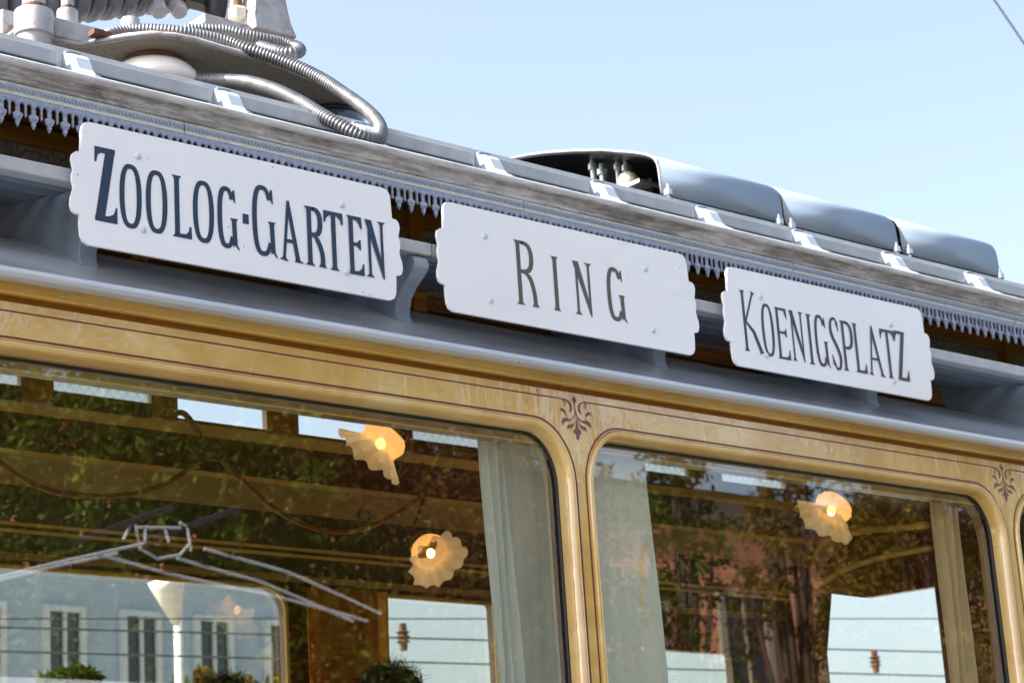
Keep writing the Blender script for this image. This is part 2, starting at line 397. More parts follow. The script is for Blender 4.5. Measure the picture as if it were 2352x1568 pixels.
for k in WIN:
    w=loopstrip(MB(),k,[(.0195,.004),(.0185,-.0035),(.016,-.0065),(.012,-.007),(.008,-.005),(.004,.001),(.001,.008),(0,.016),(0,.034)]).build('window_surround','ochre_paint',T,smooth=True,clean=False)
    loopstrip(MB(),k,[(.0005,.0285),(-.0030,.0285),(-.0036,.0355)]).build('rubber_seal','seal_black',w,smooth=True,clean=False)
    x0=POST0+PITCH*k+.0375; x1=POST0+PITCH*(k+1)-.0375
    MB().box(x1-.012,x1+.02,.0375,.046,BOTZ,2.61).build('sash_stile','seal_black',w)
    MB().box(x0-.01,x1+.01,.040,.07,2.642,2.668).build('sash_rail','sash_grime',w)
    MB().box(x0-.01,x1+.01,.0385,.0395,2.6405,2.6435).build('sash_bead','trim_gold',w)
    g=MB(); g.add([(x0-.015,.036,BOTZ-.02),(x1+.015,.036,BOTZ-.02),(x1+.015,.036,2.675),(x0-.015,.036,2.675)],[(0,1,2,3)]); g.build('window_pane','window_glass',w,clean=False)
    loopstrip(MB(),k,[(.0262,-.0008),(.0227,-.0008)],True).build('pinstripe','stripe_maroon',T,clean=False)
    xa=POST0+PITCH*k+.0685; xb=POST0+PITCH*(k+1)-.0685
    MB().box(xa,xb,-.0008,.001,2.7291,2.7316).build('upper_pinstripe','stripe_maroon',T)
LEAF=dict(
top=[(-0.0038,2.7418),(-0.0012,2.7385),(-0.0006,2.7357),(0.0035,2.7322),(0.0021,2.7292),(-0.0008,2.7256),(-0.002,2.719),(-0.0024,2.7125),(-0.0037,2.7124),(-0.0035,2.7188),(-0.0045,2.7251),(-0.0065,2.7269),(-0.01,2.7322),(-0.009,2.7339),(-0.0065,2.7354),(-0.0056,2.7379)],
stem=[(-0.0036,2.7128),(-0.0022,2.7129),(-0.0001,2.7055),(0.0033,2.6971),(0.0091,2.6921),(0.0173,2.689),(0.016,2.6873),(0.0099,2.689),(0.004,2.6931),(0.0003,2.6983),(-0.001,2.7022),(-0.0022,2.6996),(-0.0032,2.7011),(-0.0051,2.6973),(-0.0098,2.6923),(-0.0154,2.6885),(-0.0174,2.6886),(-0.0118,2.6929),(-0.0066,2.6983),(-0.0039,2.7043)],
low=[(-0.0007,2.6998),(-0.0007,2.6886),(0.0012,2.6808),(0.0025,2.6729),(0.0089,2.668),(0.0099,2.6617),(0.0045,2.6608),(0.0037,2.6554),(0.0026,2.6513),(-0.0001,2.647),(-0.0033,2.6506),(-0.0048,2.656),(-0.0056,2.6607),(-0.012,2.6628),(-0.0107,2.6658),(-0.0049,2.672),(-0.0038,2.6802),(-0.0023,2.6884)],
L1=[(-0.0056,2.6972),(-0.0049,2.6973),(-0.0079,2.6845),(-0.0114,2.6753),(-0.0149,2.6716),(-0.0222,2.6709),(-0.028,2.6672),(-0.0272,2.6735),(-0.0237,2.6779),(-0.0152,2.6787),(-0.0102,2.6819),(-0.0076,2.6878)],
L2=[(-0.0153,2.6893),(-0.016,2.6876),(-0.0209,2.6853),(-0.0272,2.6845),(-0.0337,2.6824),(-0.0376,2.6787),(-0.0409,2.674),(-0.0415,2.6783),(-0.0405,2.6848),(-0.0377,2.6891),(-0.0339,2.6909),(-0.0277,2.6905),(-0.0215,2.6894)],
L3=[(-0.0261,2.6908),(-0.024,2.6907),(-0.0272,2.6959),(-0.0288,2.7013),(-0.0314,2.7066),(-0.0353,2.7098),(-0.0394,2.7107),(-0.0432,2.7089),(-0.0453,2.7052),(-0.0389,2.7046),(-0.0339,2.7023),(-0.0301,2.698)],
R1=[(0.0018,2.6977),(0.0032,2.6963),(0.0052,2.6892),(0.0081,2.6815),(0.0131,2.6785),(0.0194,2.678),(0.0233,2.6752),(0.0251,2.6714),(0.0257,2.6675),(0.0223,2.6703),(0.0177,2.6714),(0.0125,2.672),(0.0076,2.6767),(0.0046,2.6836),(0.0023,2.6921)],
R2=[(0.0125,2.6893),(0.0216,2.6903),(0.0301,2.6909),(0.0351,2.6879),(0.0378,2.6825),(0.0386,2.6745),(0.0353,2.679),(0.0304,2.6825),(0.0242,2.6846),(0.0159,2.6861)],
R3=[(0.0216,2.6903),(0.0233,2.6909),(0.0262,2.6989),(0.0302,2.7022),(0.0346,2.7044),(0.0406,2.7051),(0.0373,2.7095),(0.0326,2.7106),(0.0281,2.7076),(0.0254,2.7021),(0.0241,2.6963)],
C1=[(-0.0685,2.7316),(-0.053,2.7316),(-0.0374,2.7316),(-0.025,2.7303),(-0.017,2.7269),(-0.0123,2.721),(-0.0107,2.7131),(-0.0125,2.7081),(-0.0176,2.7035),(-0.0188,2.7043),(-0.0168,2.7084),(-0.0165,2.7157),(-0.0195,2.7225),(-0.0263,2.7273),(-0.0345,2.7292),(-0.0376,2.7293),(-0.0532,2.7292),(-0.0685,2.7291)],
C1b=[(-0.0376,2.7292),(-0.0325,2.7282),(-0.03,2.7221),(-0.0304,2.7172),(-0.0331,2.7129),(-0.0341,2.7131),(-0.0322,2.7186),(-0.0334,2.7241)],
C2=[(0.0685,2.7316),(0.0469,2.7317),(0.031,2.7317),(0.0213,2.7309),(0.0136,2.7278),(0.0078,2.7226),(0.0058,2.7159),(0.0065,2.7087),(0.0103,2.7043),(0.0139,2.7037),(0.0148,2.7049),(0.0118,2.7085),(0.011,2.7157),(0.0126,2.7224),(0.0178,2.7274),(0.0232,2.7289),(0.0318,2.7293),(0.0467,2.7292),(0.0685,2.7291)],
C2b=[(0.0259,2.7288),(0.029,2.728),(0.0269,2.7225),(0.0275,2.7177),(0.0286,2.713),(0.0271,2.7136),(0.0243,2.7181),(0.0241,2.7238)])
for k in range(-1,3):
    m=MB(); cx=POST0+PITCH*k
    for i,(nm,pl) in enumerate(LEAF.items()):
        if nm in('C1','C2'):  # curls as quad strips avoid bad fills
            n=len(pl)//2; up=pl[:n+0]; dn=pl[::-1][:n]
            vs=[(cx+p[0],-.0010,p[1]) for p in up]+[(cx+p[0],-.0010,p[1]) for p in dn]
            m.add(vs,[(j,j+1,n+j+1,n+j) for j in range(n-1)]+([(n-1,len(pl)//2+n-1,n-1)] if 0 else []))
            continue
        y=-.0010-.00012*i
        tri=__import__('mathutils').geometry.tessellate_polygon([[Vector((p[0],p[1],0)) for p in pl]])
        m.add([(cx+p[0],y,p[1]) for p in pl],[tuple(q) for q in tri])
    m.build('painted_ornament','ornament_maroon',T,clean=False)
# cornice above the letterboard
MB().sheet([(.0,2.7465),(.006,2.748),(.009,2.7515),(.006,2.755),(-.002,2.7572)],XA,XB).build('cornice_groove','ochre_groove',T,smooth=True)
cm=MB()
cm.sheet([(-.002,2.7572),(-.010,2.7576),(-.013,2.761),(-.013,2.780),(-.014,2.788),(-.012,2.800)],XA,XB,1)
cm.build('cornice_moulding','flaking_ochre',T,autosm=30,smooth=True)
# lower roof with rolled eaves
lip=[(-.010,2.7775),(-.040,2.7675),(-.052,2.7660),(-.060,2.7690),(-.064,2.7755),(-.062,2.783),(-.055,2.789),(-.044,2.7925),(-.028,2.7975),(0,2.812),(.03,2.833),(.06,2.857),(.098,2.880),(.136,2.901),(.185,2.927),(.232,2.950),(.282,2.971),(.34,2.995),(.402,3.015)]
MB().sheet(lip,XA,XB,40).build('lower_roof','grey_roof_paint',T,smooth=True)
lipf=[(2*.95-y+.10,z+.05) for y,z in lip[:-1]]
MB().sheet(lipf,XA,5.65,10).build('lower_roof','grey_roof_paint',T,smooth=True)
# scroll brackets under the walkway
BX=[1.902+.704*k-.704*3 for k in range(0,10)]
front=[(.058,2.862),(.064,2.872),(.063,2.888),(.056,2.906),(.04,2.923),(.016,2.938),(-.002,2.952),(-.004,2.962),(.001,2.974),(.012,2.9805)]
for x in BX:
    if x<XA+.1: continue
    pr=[(y,z+.0) for y,z in front]+[(.09,3.0045),(.36,3.060),(.395,3.060),(.395,3.008),(.34,2.991),(.282,2.967),(.232,2.946),(.185,2.923),(.136,2.897),(.098,2.877),(.062,2.854)]
    MB().prism(pr,'x',x-.018,x+.018).build('scroll_bracket','niche_shade_grey',T,bevel=.0025)
# slatted walkway
wk=MB(); sl_=MB()
wk.box(XA,XB,.0,.030,2.982,3.008)
for i in range(5):
    y=.050+i*.070; z=2.990+ (y)*.200
    sl_.box(XA,XB,y,y+.036,z,z+.010)
wo=wk.build('side_walkway','grey_trim_paint',T,bevel=.0025)
sl_.build('walkway_slats','niche_shade_grey',wo,bevel=.0015)
for x in BX: MB().box(x+.028,x+.0288,-.0005,.0295,2.9815,3.0085).build('walkway_joint','seal_black',T)
# clerestory (near and far)
CPOST=[POST0-.085+.704*k for k in range(-5,9)]
def clerestory(y,inn,near):
    s=1 if near else -1
    m=MB()
    m.box(XA,XB,y-.012,y+.02,3.000,3.050)
    m.box(XA,XB,y-.012,y+.02,3.213,3.248)
    m.box(XA,XB,y-.004,y+.02,3.248,3.32)
    w=m.build('clerestory_frame','wood_amber' if near else 'wood_dark',T,bevel=.002)
    st=MB(); st.box(XA,XB,y-s*.013-.003,y-s*.013+.003,3.2475,3.2540); st.build('frame_bead','wood_dark',w)
    for x in CPOST:
        MB().box(x-.019,x+.019,y-.024,y+.03,3.001,3.30).build('clerestory_post','wood_upright',T,bevel=.002)
    return w
cn=clerestory(.40,0,True)
for i,x in enumerate(CPOST[:-1]):
    g=MB(); g.add([(x+.019,.404,3.05),(CPOST[i+1]-.019,.404,3.05),(CPOST[i+1]-.019,.404,3.213),(x+.019,.404,3.213)],[(0,1,2,3)])
    g.build('relief_pane','relief_glass',cn)
# roof soffit + bead board + gutter
MB().sheet([(.056,3.1485),(.12,3.170),(.36,3.272),(.402,3.300)],XA,XB).build('roof_soffit','soffit_brown',T)
MB().sheet([(.056,3.146),(.050,3.146),(.050,3.1475),(.0495,3.1675),(.053,3.1685)],XA,XB).build('bead_board','cream_trim',T)
MB().sheet([(.053,3.1685),(.0455,3.1690),(.0440,3.1725),(.0500,3.1765),(.0520,3.182),(.0500,3.1885),(.0440,3.1930),(.036,3.1945)],XA,XB,1).build('gutter_cove','grimy_gutter',T,smooth=True)
MB().sheet([(.036,3.1945),(.031,3.1955),(.0285,3.2000),(.0290,3.2055),(.0335,3.2095),(.040,3.2110),(.055,3.2125)],XA,XB,1).build('gutter_roll','gutter_roll_paint',T,smooth=True)
b=MB(); x=XA+.01
while x<7.0:
    b.ellipsoid((x,.0490,3.1575),.0034,.0036,.0062,8,5); x+=.00785
b.build('bead_moulding','bead_grey',T,smooth=True,clean=False)
# fretwork
fr=MB(); ridge=MB(); rng=random.Random(3)
U=.0312; nU=int((7.0-XA)/U)
for i in range(nU):
    cx=XA+.018+i*U; zt=3.1465
    def q(pl,y0=.0515,y1=.0545): 
        fr.prism([(cx+a,zt+c) for a,c in pl],'y',y0,y1)
    h=U/2
    # band with two arches: built as convex pieces
    def arch(xc,w,z0,n=6):
        pts=[(xc+w*math.cos(PI*j/n),z0+w*1.25*math.sin(PI*j/n)) for j in range(n+1)]; return pts
    w=.0050; zc=-.0185
    for sgn in (-1,1):
        xc=sgn*.0088; ap=arch(xc,w,zc)
        for j in range(len(ap)-1):
            a,c=ap[j],ap[j+1]; fr.prism([(cx+a[0],zt+a[1]),(cx+c[0],zt+c[1]),(cx+c[0],zt),(cx+a[0],zt)],'y',.0515,.0545)
        rp=[(cx+p[0]*1.0+ (p[0]-xc)*.30,.0507,zt+zc+(p[1]-zc)*1.28) for p in arch(xc,w,zc,8)]
        rp=[(rp[0][0],.0507,zt-.030)]+rp if sgn>0 else rp+[(rp[-1][0],.0507,zt-.030)]
        ridge.tube(rp,.0011,5,False)
    o=.0042
    q([(-.0038,0),(.0038,0),(.0038,-.030),(-.0038,-.030)])                     # stem
    q([(-h,0),(-.0138,0),(-.0138,-.030),(-.0146,-.036),(-h,-.0385)])            # half scrolls
    q([(h,0),(.0138,0),(.0138,-.030),(.0146,-.036),(h,-.0385)])
    q([(-.0044,-.030),(.0044,-.030),(.0098,-.0335),(.0090,-.0365),(.0070,-.0410),(.0050,-.0445),(-.0050,-.0445),(-.0070,-.0410),(-.0090,-.0365),(-.0098,-.0335)],.0505,.0550)
    q([(-.0034,-.0445),(.0034,-.0445),(.0044,-.0490),(.0020,-.0540),(0,-.0580),(-.0020,-.0540),(-.0044,-.0490)],.0508,.0548)
    ridge.ellipsoid((cx,.0498,zt-.0385),.0046,.0022,.0034,8,5)
    ridge.ellipsoid((cx,.0500,zt-.0500),.0026,.0018,.0052,6,5)
    ridge.ellipsoid((cx+h,.0505,zt-.034),.0019,.0014,.0040,6,4)
f=fr.build('fretwork_trim','cast_zinc',T,clean=False)
ridge.build('fretwork_relief','cast_zinc',f,smooth=True,clean=False)
for x in (2.098,2.93,3.76,4.6): MB().box(x,x+.0012,.0488,.0492,3.146,3.168).build('trim_joint','seal_black',T)
# upper roof
up=[(.04,3.211),(.12,3.245),(.25,3.292),(.45,3.345),(.70,3.385),(.95,3.398)]
MB().sheet(up+[(1.9-y,z) for y,z in up[::-1][1:]],XA,XB,4).build('upper_roof','shade_roof_grey',T,smooth=True)
# roof edge rail, its planks and S brackets
MB().box(XA,XB,.152,.172,3.262,3.311).build('roof_rail','grey_trim_paint',T,bevel=.002)
RB=[1.922+.3300*k for k in range(-6,17)]
s0=1.916
def sx(pts): return [tuple(PX(*c1(*p),s0)[1:]) for p in pts]
Lp=sx([(560,480),(572,510),(590,540),(640,590),(700,660),(750,684),(800,692),(850,704),(884,718)])
Rp=sx([(900,712),(890,700),(820,650),(780,635),(745,622),(720,590),(700,530),(690,500),(675,478),(660,470),(600,466)])
for i,x in enumerate(RB):
    MB().prism([(.1515,3.300)]+[(.135,3.300)]+Rp[::-1][:-2]+[(.036,3.2125),(.06,3.2195),(.1515,3.258)],'x',x-.018,x+.014).build('rail_bracket','bracket_pale',T,bevel=.0012)
    if i<len(RB)-1:
        MB().box(x+.016,RB[i+1]-.040,.130,.1505,3.262,3.292).build('rail_plank','grey_trim_paint',T,bevel=.003)

# lower body, ends, floor and far side
m=MB(); m.box(XA,XB,-.012,.02,.35,.95); m.build('lower_side_panel','lower_body_ochre',T)
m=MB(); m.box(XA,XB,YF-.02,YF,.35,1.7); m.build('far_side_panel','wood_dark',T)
MB().box(XA,XB,.02,YF-.02,.78,.84).build('floor','tram_floor',T)
MB().box(XA-.03,XA,0,YF,.35,3.30).build('end_wall','lower_body_ochre',T)
# far side wall: posts between the panes as measured through the glass
FW=[(-.5,.85),(1.0,1.75),(1.9,3.57),(3.89,4.335),(4.78,5.36)]
XI=5.62
def ropen(x0,x1,z0,z1,r=.07,n=7):
    p=[(x0,z0)]
    for i in range(n+1):
        a=PI-PI/2*i/n; p.append((x0+r+r*math.cos(a),z1-r+r*math.sin(a)))
    for i in range(n+1):
        a=PI/2-PI/2*i/n; p.append((x1-r+r*math.cos(a),z1-r+r*math.sin(a)))
    return p+[(x1,z0)]
ZF=2.705
outer=[(XA,1.7),(XI,1.7),(XI,2.83),(XA,2.83)]
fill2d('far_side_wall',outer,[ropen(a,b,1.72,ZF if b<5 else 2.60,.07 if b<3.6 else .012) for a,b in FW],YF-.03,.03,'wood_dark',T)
hd=MB(); hd.box(XA,XI,YF-.045,YF-.031,2.722,2.752); hd.build('header_moulding','ceiling_tan',T)
for a,b in FW[2:4]:
    loop=[(x,YF-.036,z) for x,z in ropen(a,b,1.72,ZF,.07 if b<3.6 else .012)]
    MB().tube(loop,.007,6).build('far_window_bead','trim_gold',T,smooth=True)
for a,b in FW:
    g=MB(); g.add([(a-.01,YF-.012,1.7),(b+.01,YF-.012,1.7),(b+.01,YF-.012,ZF+.01),(a-.01,YF-.012,ZF+.01)],[(0,1,2,3)]); g.build('far_window_pane','window_glass',T,clean=False)
# ceiling over the far aisle, profile strips (y,z)
YC=1.55
def strip(nm,prof,mat,**k): return MB().sheet(prof,XA,XI if prof[0][0]>1 else XB).build(nm,mat,T,**k)
zz=lambda v,y: float(P(300,v,y)[2])
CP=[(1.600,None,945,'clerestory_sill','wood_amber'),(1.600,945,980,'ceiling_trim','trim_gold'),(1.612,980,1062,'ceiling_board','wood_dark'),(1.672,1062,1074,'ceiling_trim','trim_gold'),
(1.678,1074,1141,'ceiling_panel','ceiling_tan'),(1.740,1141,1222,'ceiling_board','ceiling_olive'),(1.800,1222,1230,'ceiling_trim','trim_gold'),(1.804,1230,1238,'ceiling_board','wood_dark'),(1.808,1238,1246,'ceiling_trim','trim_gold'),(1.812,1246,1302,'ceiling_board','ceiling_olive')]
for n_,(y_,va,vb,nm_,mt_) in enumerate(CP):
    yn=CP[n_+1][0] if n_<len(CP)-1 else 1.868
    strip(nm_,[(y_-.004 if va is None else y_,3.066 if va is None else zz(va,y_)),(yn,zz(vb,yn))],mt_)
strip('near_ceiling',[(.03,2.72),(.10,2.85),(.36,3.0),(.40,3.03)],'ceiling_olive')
strip('upper_ceiling',[(.42,3.30),(.95,3.36),(1.5,3.30)],'ceiling_tan')
# far clerestory as seen through the windows
m=MB(); m.box(XA,XB,1.59,1.62,3.20,3.33); m.build('clerestory_header','wood_dark',T)
fc=[(2.30,2.60,'p'),(2.692,2.977,'p'),(3.057,3.338,'c'),(3.443,3.76,'c'),(3.84,4.12,'p'),(4.25,4.55,'c'),(4.65,4.95,'p'),(5.1,5.4,'p'),(5.5,6.2,'c'),(1.5,1.8,'p'),(1.9,2.2,'p')]
fc.sort(); zs0=3.064
edges=[XA]+[e for a,b,_ in fc for e in (a,b)]+[XB]
for i in range(0,len(edges),2):
    MB().box(edges[i],edges[i+1],1.592,1.618,zs0,3.20).build('clerestory_mullion','wood_amber',T,bevel=.003)
for a,b,kd in fc:
    if kd=='p':
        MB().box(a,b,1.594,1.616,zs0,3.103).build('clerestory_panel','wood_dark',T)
        g=MB(); g.add([(a,1.605,3.103),(b,1.605,3.103),(b,1.605,3.20),(a,1.605,3.20)],[(0,1,2,3)]); g.build('pressed_glass_pane','pressed_glass',T)
# bulkhead at the front of the saloon, its pane gives onto the open front platform
bx=XI
def yz(u,v,x=bx): return tuple(PX(u,v,x)[1:])
tl,tr_,br,bl=yz(1872,1358),yz(2140,1348),yz(2172,1568),yz(1902,1568)
tm=yz(1985,1372)
ya,yb=min(tr_[0],br[0]),max(tl[0],bl[0]); zb=1.9
def slab(yzs,nm,mat='wood_dark'): return MB().prism(yzs,'x',bx,bx+.03).build(nm,mat,T)
slab([(.05,.84),(1.87,.84),(1.87,zb),(.05,zb)],'bulkhead_panel')
slab([(.05,zb),(ya,zb),(ya,tr_[1]),(ya,3.30),(.42,3.30),(.40,3.03),(.10,2.85),(.05,2.75)],'bulkhead_panel')
slab([(yb,zb),(1.87,zb),(1.87,2.83),(1.66,2.94),(1.60,3.03),(1.60,3.30),(yb,3.30)],'bulkhead_panel')
slab([(ya,tr_[1]),tm,(yb,tl[1]),(yb,3.30),(ya,3.30)],'bulkhead_header')
ar=MB()
ar.tube([ (bx-.012,)+yz(u,v) for u,v in spline([(1873,1340),(1872,1305),(1885,1265),(1915,1235),(1980,1220),(2060,1212),(2135,1206)],5)],.012,6)
ar.tube([ (bx-.012,)+yz(u,v) for u,v in spline([(1878,1345),(1960,1302),(2050,1275),(2145,1258)],5)],.010,6)
ar.build('bulkhead_arch','trim_gold',T)
# bodywork ends below the waist are plain; wheels and skirt
sk=MB(); sk.box(XA+.4,XB-.4,.1,YF-.1,.30,.78); sk.build('underframe','black_iron',T)
for x in (1.6,3.4,6.0,7.6):
    MB().lathe([(0,-.06),(.30,-.06),(.33,-.04),(.33,.04),(.30,.06),(0,.06)],(x,.25,.345),(0,1,0),24).build('wheel','rail_steel',T)

# ================================================================== destination signs
def endprofile():
    # half outline of the right end, (dx from centre, z)
    return [(.322,3.0925),(.333,3.0900),(.3385,3.0830),(.3410,3.070),(.3420,3.050),(.3430,3.033),(.352,3.0325),(.3585,3.027),(.3605,3.018),(.3585,3.006),
            (.3560,2.998),(.3595,2.988),(.3595,2.976),(.3565,2.966),(.3590,2.955),(.3625,2.945),(.3632,2.932),(.3600,2.922),(.3530,2.918),(.3460,2.918),(.3455,2.900),(.3440,2.880),(.3390,2.8700),(.3290,2.8650)]
def strokepoly(pts,w):
    """variable width strip; returns quads"""
    pts=[np.array(p,float) for p in pts]; n=len(pts); ww=w if hasattr(w,'__len__') else [w]*n; L=[];Rr=[]
    for i in range(n):
        d=pts[min(i+1,n-1)]-pts[max(i-1,0)]; d/=np.linalg.norm(d)+1e-12; nn=np.array([-d[1],d[0]])
        L.append(pts[i]+nn*ww[i]/2);Rr.append(pts[i]-nn*ww[i]/2)
    return L,Rr
def flare(p0,p1,w,f0=0,f1=0,fl=.009,fx=2.1):
    """straight stroke with concave flared serif ends"""
    p0=np.array(p0,float);p1=np.array(p1,float);L=np.linalg.norm(p1-p0);d=(p1-p0)/L
    ts=[0];ws=[w*fx if f0 else w]
    if f0: ts+=[.0018,.0035,.006,fl];ws+=[w*fx*.93,w*(1+(fx-1)*.32),w*(1+(fx-1)*.1),w]
    if f1: ts+=[L-fl,L-.006,L-.0035,L-.0018];ws+=[w,w*(1+(fx-1)*.1),w*(1+(fx-1)*.32),w*fx*.93]
    ts.append(L);ws.append(w*fx if f1 else w)
    return [p0+d*t for t in ts],ws
def letter(mb,ch,x0,x1,z0,z1,t):
    W=x1-x0;H=z1-z0;K=[mb.k]
    def S(pts,w):
        L,Rr=strokepoly(pts,w); y=mb.y-mb.k*.00004; mb.k+=1; n=len(L)
        mb.add([(p[0],y,p[1]) for p in L]+[(p[0],y,p[1]) for p in Rr],[(i,n+i,n+i+1,i+1) for i in range(n-1)])
    def Tq(pl):
        y=mb.y-mb.k*.00004; mb.k+=1
        tri=__import__('mathutils').geometry.tessellate_polygon([[Vector((p[0],p[1],0)) for p in pl]])
        mb.add([(p[0],y,p[1]) for p in pl],[tuple(q) for q in tri])
    def FL(a,b,w,f0=0,f1=0,**k): S(*flare(a,b,w,f0,f1,**k))
    def sup(a0,a1,n,ix,iz,e=.62):
        out=[]
        for i in range(n+1):
            a=a0+(a1-a0)*i/n; c,s=math.cos(a),math.sin(a)
            out.append(((x0+x1)/2+(W/2-ix)*math.copysign(abs(c)**e,c),(z0+z1)/2+(H/2-iz)*math.copysign(abs(s)**.9,s)))
        return out
    th=t*.62
    if ch=='O':
        o=sup(0,2*PI,48,0,0,.72);i=sup(0,2*PI,48,t,t*.85,.72); y=mb.y-mb.k*.00004; mb.k+=1; n=len(o)
        mb.add([(p[0],y,p[1]) for p in o]+[(p[0],y,p[1]) for p in i],[(a,a+1,n+a+1,n+a) for a in range(n-1)])
    elif ch in'G':
        sw=t*.95; xr=x1-sw*.9
        x1_=x1; 
        arc=[]
        cxm=(x0+xr)/2; a_=(xr-x0)/2
        n=30
        for i in range(n+1):
            a=math.radians(38)+(math.radians(322)-math.radians(38))*i/n; c,s=math.cos(a),math.sin(a)
            arc.append((cxm+(a_-sw/2)*math.copysign(abs(c)**.66,c),(z0+z1)/2+(H/2-sw*.4)*math.copysign(abs(s)**.9,s)))
        S(arc,[sw*(.8+.25*abs(math.sin(math.pi*i/n))) for i in range(n+1)])
        Tq([(xr-sw*.35,z1-H*.03),(xr+sw*.02,z1-H*.045),(xr+sw*.15,z1-H*.24),(xr-sw*.1,z1-H*.24),(xr-sw*.75,z1-H*.11)])
        FL((xr-sw*.28,z0+H*.50),(xr-sw*.12,z0+H*.10),sw,1,0,fx=1.75)
        Tq([(xr-sw*.62,z0+H*.14),(xr+sw*.38,z0+H*.13),(xr+sw*.40,z0+H*.07),(x1,z0+.0),(x1-sw*.35,z0+H*.0),(xr-sw*.1,z0+H*.06),(xr-sw*.6,z0+H*.035)])
    elif ch=='I': FL(((x0+x1)/2,z1),((x0+x1)/2,z0),t,1,1,fx=min(2.1,W/t))
    elif ch=='.': Tq([(x0,z0),(x1,z0),(x1,z1),(x0,z1)])
    elif ch=='L':
        xs=x0+t*1.0; FL((xs,z1),(xs,z0),t,1,1,fx=1.95)
        Tq([(xs,z0),(x1,z0),(x1-th*.1,z0+H*.20),(x1-th*.75,z0+H*.20),(x1-th*1.0,z0+H*.12),(x1-th*1.9,z0+th*1.25),(xs,z0+th*1.1)])
    elif ch=='E':
        xs=x0+t*.95; FL((xs,z1),(xs,z0),t,1,1,fx=1.8)
        Tq([(xs,z1),(x1-W*.08,z1),(x1-W*.04,z1-H*.20),(x1-W*.04-th*.55,z1-H*.20),(x1-W*.10-th,z1-H*.11),(x1-th*2.2,z1-th*1.25),(xs,z1-th*1.0)])
        Tq([(xs,z0),(x1,z0),(x1,z0+H*.20),(x1-th*.55,z0+H*.20),(x1-th*.9,z0+H*.12),(x1-th*2.0,z0+th*1.25),(xs,z0+th*1.0)])
        zm=z0+H*.52; xe=x1-W*.16
        Tq([(xs,zm-th*.5),(xe-th*1.4,zm-th*.55),(xe-th*.6,zm-H*.08),(xe,zm-H*.085),(xe,zm+H*.085),(xe-th*.6,zm+H*.08),(xe-th*1.4,zm+th*.55),(xs,zm+th*.5)])
    elif ch=='T':
        xm=(x0+x1)/2; FL((xm,z1-th*.3),(xm,z0),t,0,1,fx=2.0)
        Tq([(x0,z1),(x1,z1),(x1,z1-H*.20),(x1-th*.55,z1-H*.20),(x1-th*1.0,z1-H*.12),(x1-th*2.2,z1-th*1.25),(x0+th*2.2,z1-th*1.25),(x0+th*1.0,z1-H*.12),(x0+th*.55,z1-H*.20),(x0,z1-H*.20)])
    elif ch=='Z':
        k=1.25 if H>.13 else 1.0; h2=th*k*1.2
        Tq([(x0,z1),(x1-W*.08,z1),(x1-W*.08,z1-h2),(x0+th*2.0,z1-h2*1.15),(x0+th*1.0,z1-H*.11),(x0+th*.55,z1-H*.21),(x0+W*.0,z1-H*.21)])
        Tq([(x1,z0),(x0+W*.0,z0),(x0+W*.0,z0+h2),(x1-th*2.2*k,z0+h2*1.2),(x1-th*1.2,z0+H*.12),(x1-th*.4,z0+H*.22),(x1,z0+H*.22)])
        tw=t*1.45*k
        Tq([(x0,z0+h2*.3),(x0+tw,z0+h2*.3),(x1-W*.08,z1-h2*.3),(x1-W*.08-tw,z1-h2*.3)])
    elif ch=='N':
        xl=x0+th*1.5; xr=x1-th*1.15
        FL((xl,z1-H*.05),(xl,z0+0),th,0,1,fx=2.9); FL((xr,z1),(xr,z0+H*.05),th,1,0,fx=2.9)
        dw=t*1.25
        Tq([(x0+.0,z1),(x0+dw*1.25,z1),(x1-th*.65,z0+H*.12),(x1-th*.65,z0),(x1-th*1.15,z0)])
        Tq([(x0,z1),(x0+dw,z1),(xl+th,z1-H*.10),(xl-th*.5,z1-H*.06),(x0+th*.5,z1-H*.02)])
    elif ch in'RP':
        xs=x0+t*1.05; FL((xs,z1),(xs,z0),t,1,1,fx=2.0)
        hb=.50 if ch=='R' else .56; zb=z1-H*hb+ (0 if ch=='R' else 0); xr=x1-(W*.16 if ch=='R' else 0)
        p=[(xs-t*.5,z1-th*.5),(xs+(xr-xs)*.35,z1-th*.5)]; n=16; rx_=(xr-t*.5)-(xs+(xr-xs)*.25); cz_=(z1+zb)/2; hz=(z1-zb)/2-th*.5
        for i in range(n+1):
            a=PI/2-PI*i/n; c,s=math.cos(a),math.sin(a)
            p.append((xs+(xr-xs)*.25+rx_*abs(c)**.7,cz_+hz*math.copysign(abs(s)**.85,s)))
        p.append((xs,zb+th*.5)); m_=len(p)
        S(p,[th*1.1+(t-th)*max(0,math.sin(PI*(i-2)/(m_-3)))**.6 if 2<=i<m_-1 else th*1.1 for i in range(m_)])
        if ch=='R':
            q=spline([(xs+(xr-xs)*.35,zb+th*.4),(xr-t*1.15,zb-H*.06),(xr-t*.55,zb-H*.17),(xr-t*.15,z0+H*.18),(x1-t*.95,z0)],5)
            S(q,[th]*4+[t]*(len(q)-6)+[t*1.35,t*1.9])
    elif ch=='K':
        xs=x0+t*.98; FL((xs-t*.15,z1),(xs+t*.0,z0),t,1,1,fx=2.0)
        xu=x0+W*.66; FL((xu,z1),(xs,z0+H*.44),th*1.1,1,0,fx=2.6)
        S([(xs+t*.2,z0+H*.50),(x0+W*.55,z0+H*.34),(x1-t*1.0,z0+H*.03),(x1-t*.8,z0)],[th,t*1.2,t*1.3,t*1.9])
    elif ch=='A':
        ax=x0+W*.38
        FL((ax,z1-H*.03),(x0+t*.9,z0),th,0,1,fx=3.0); 
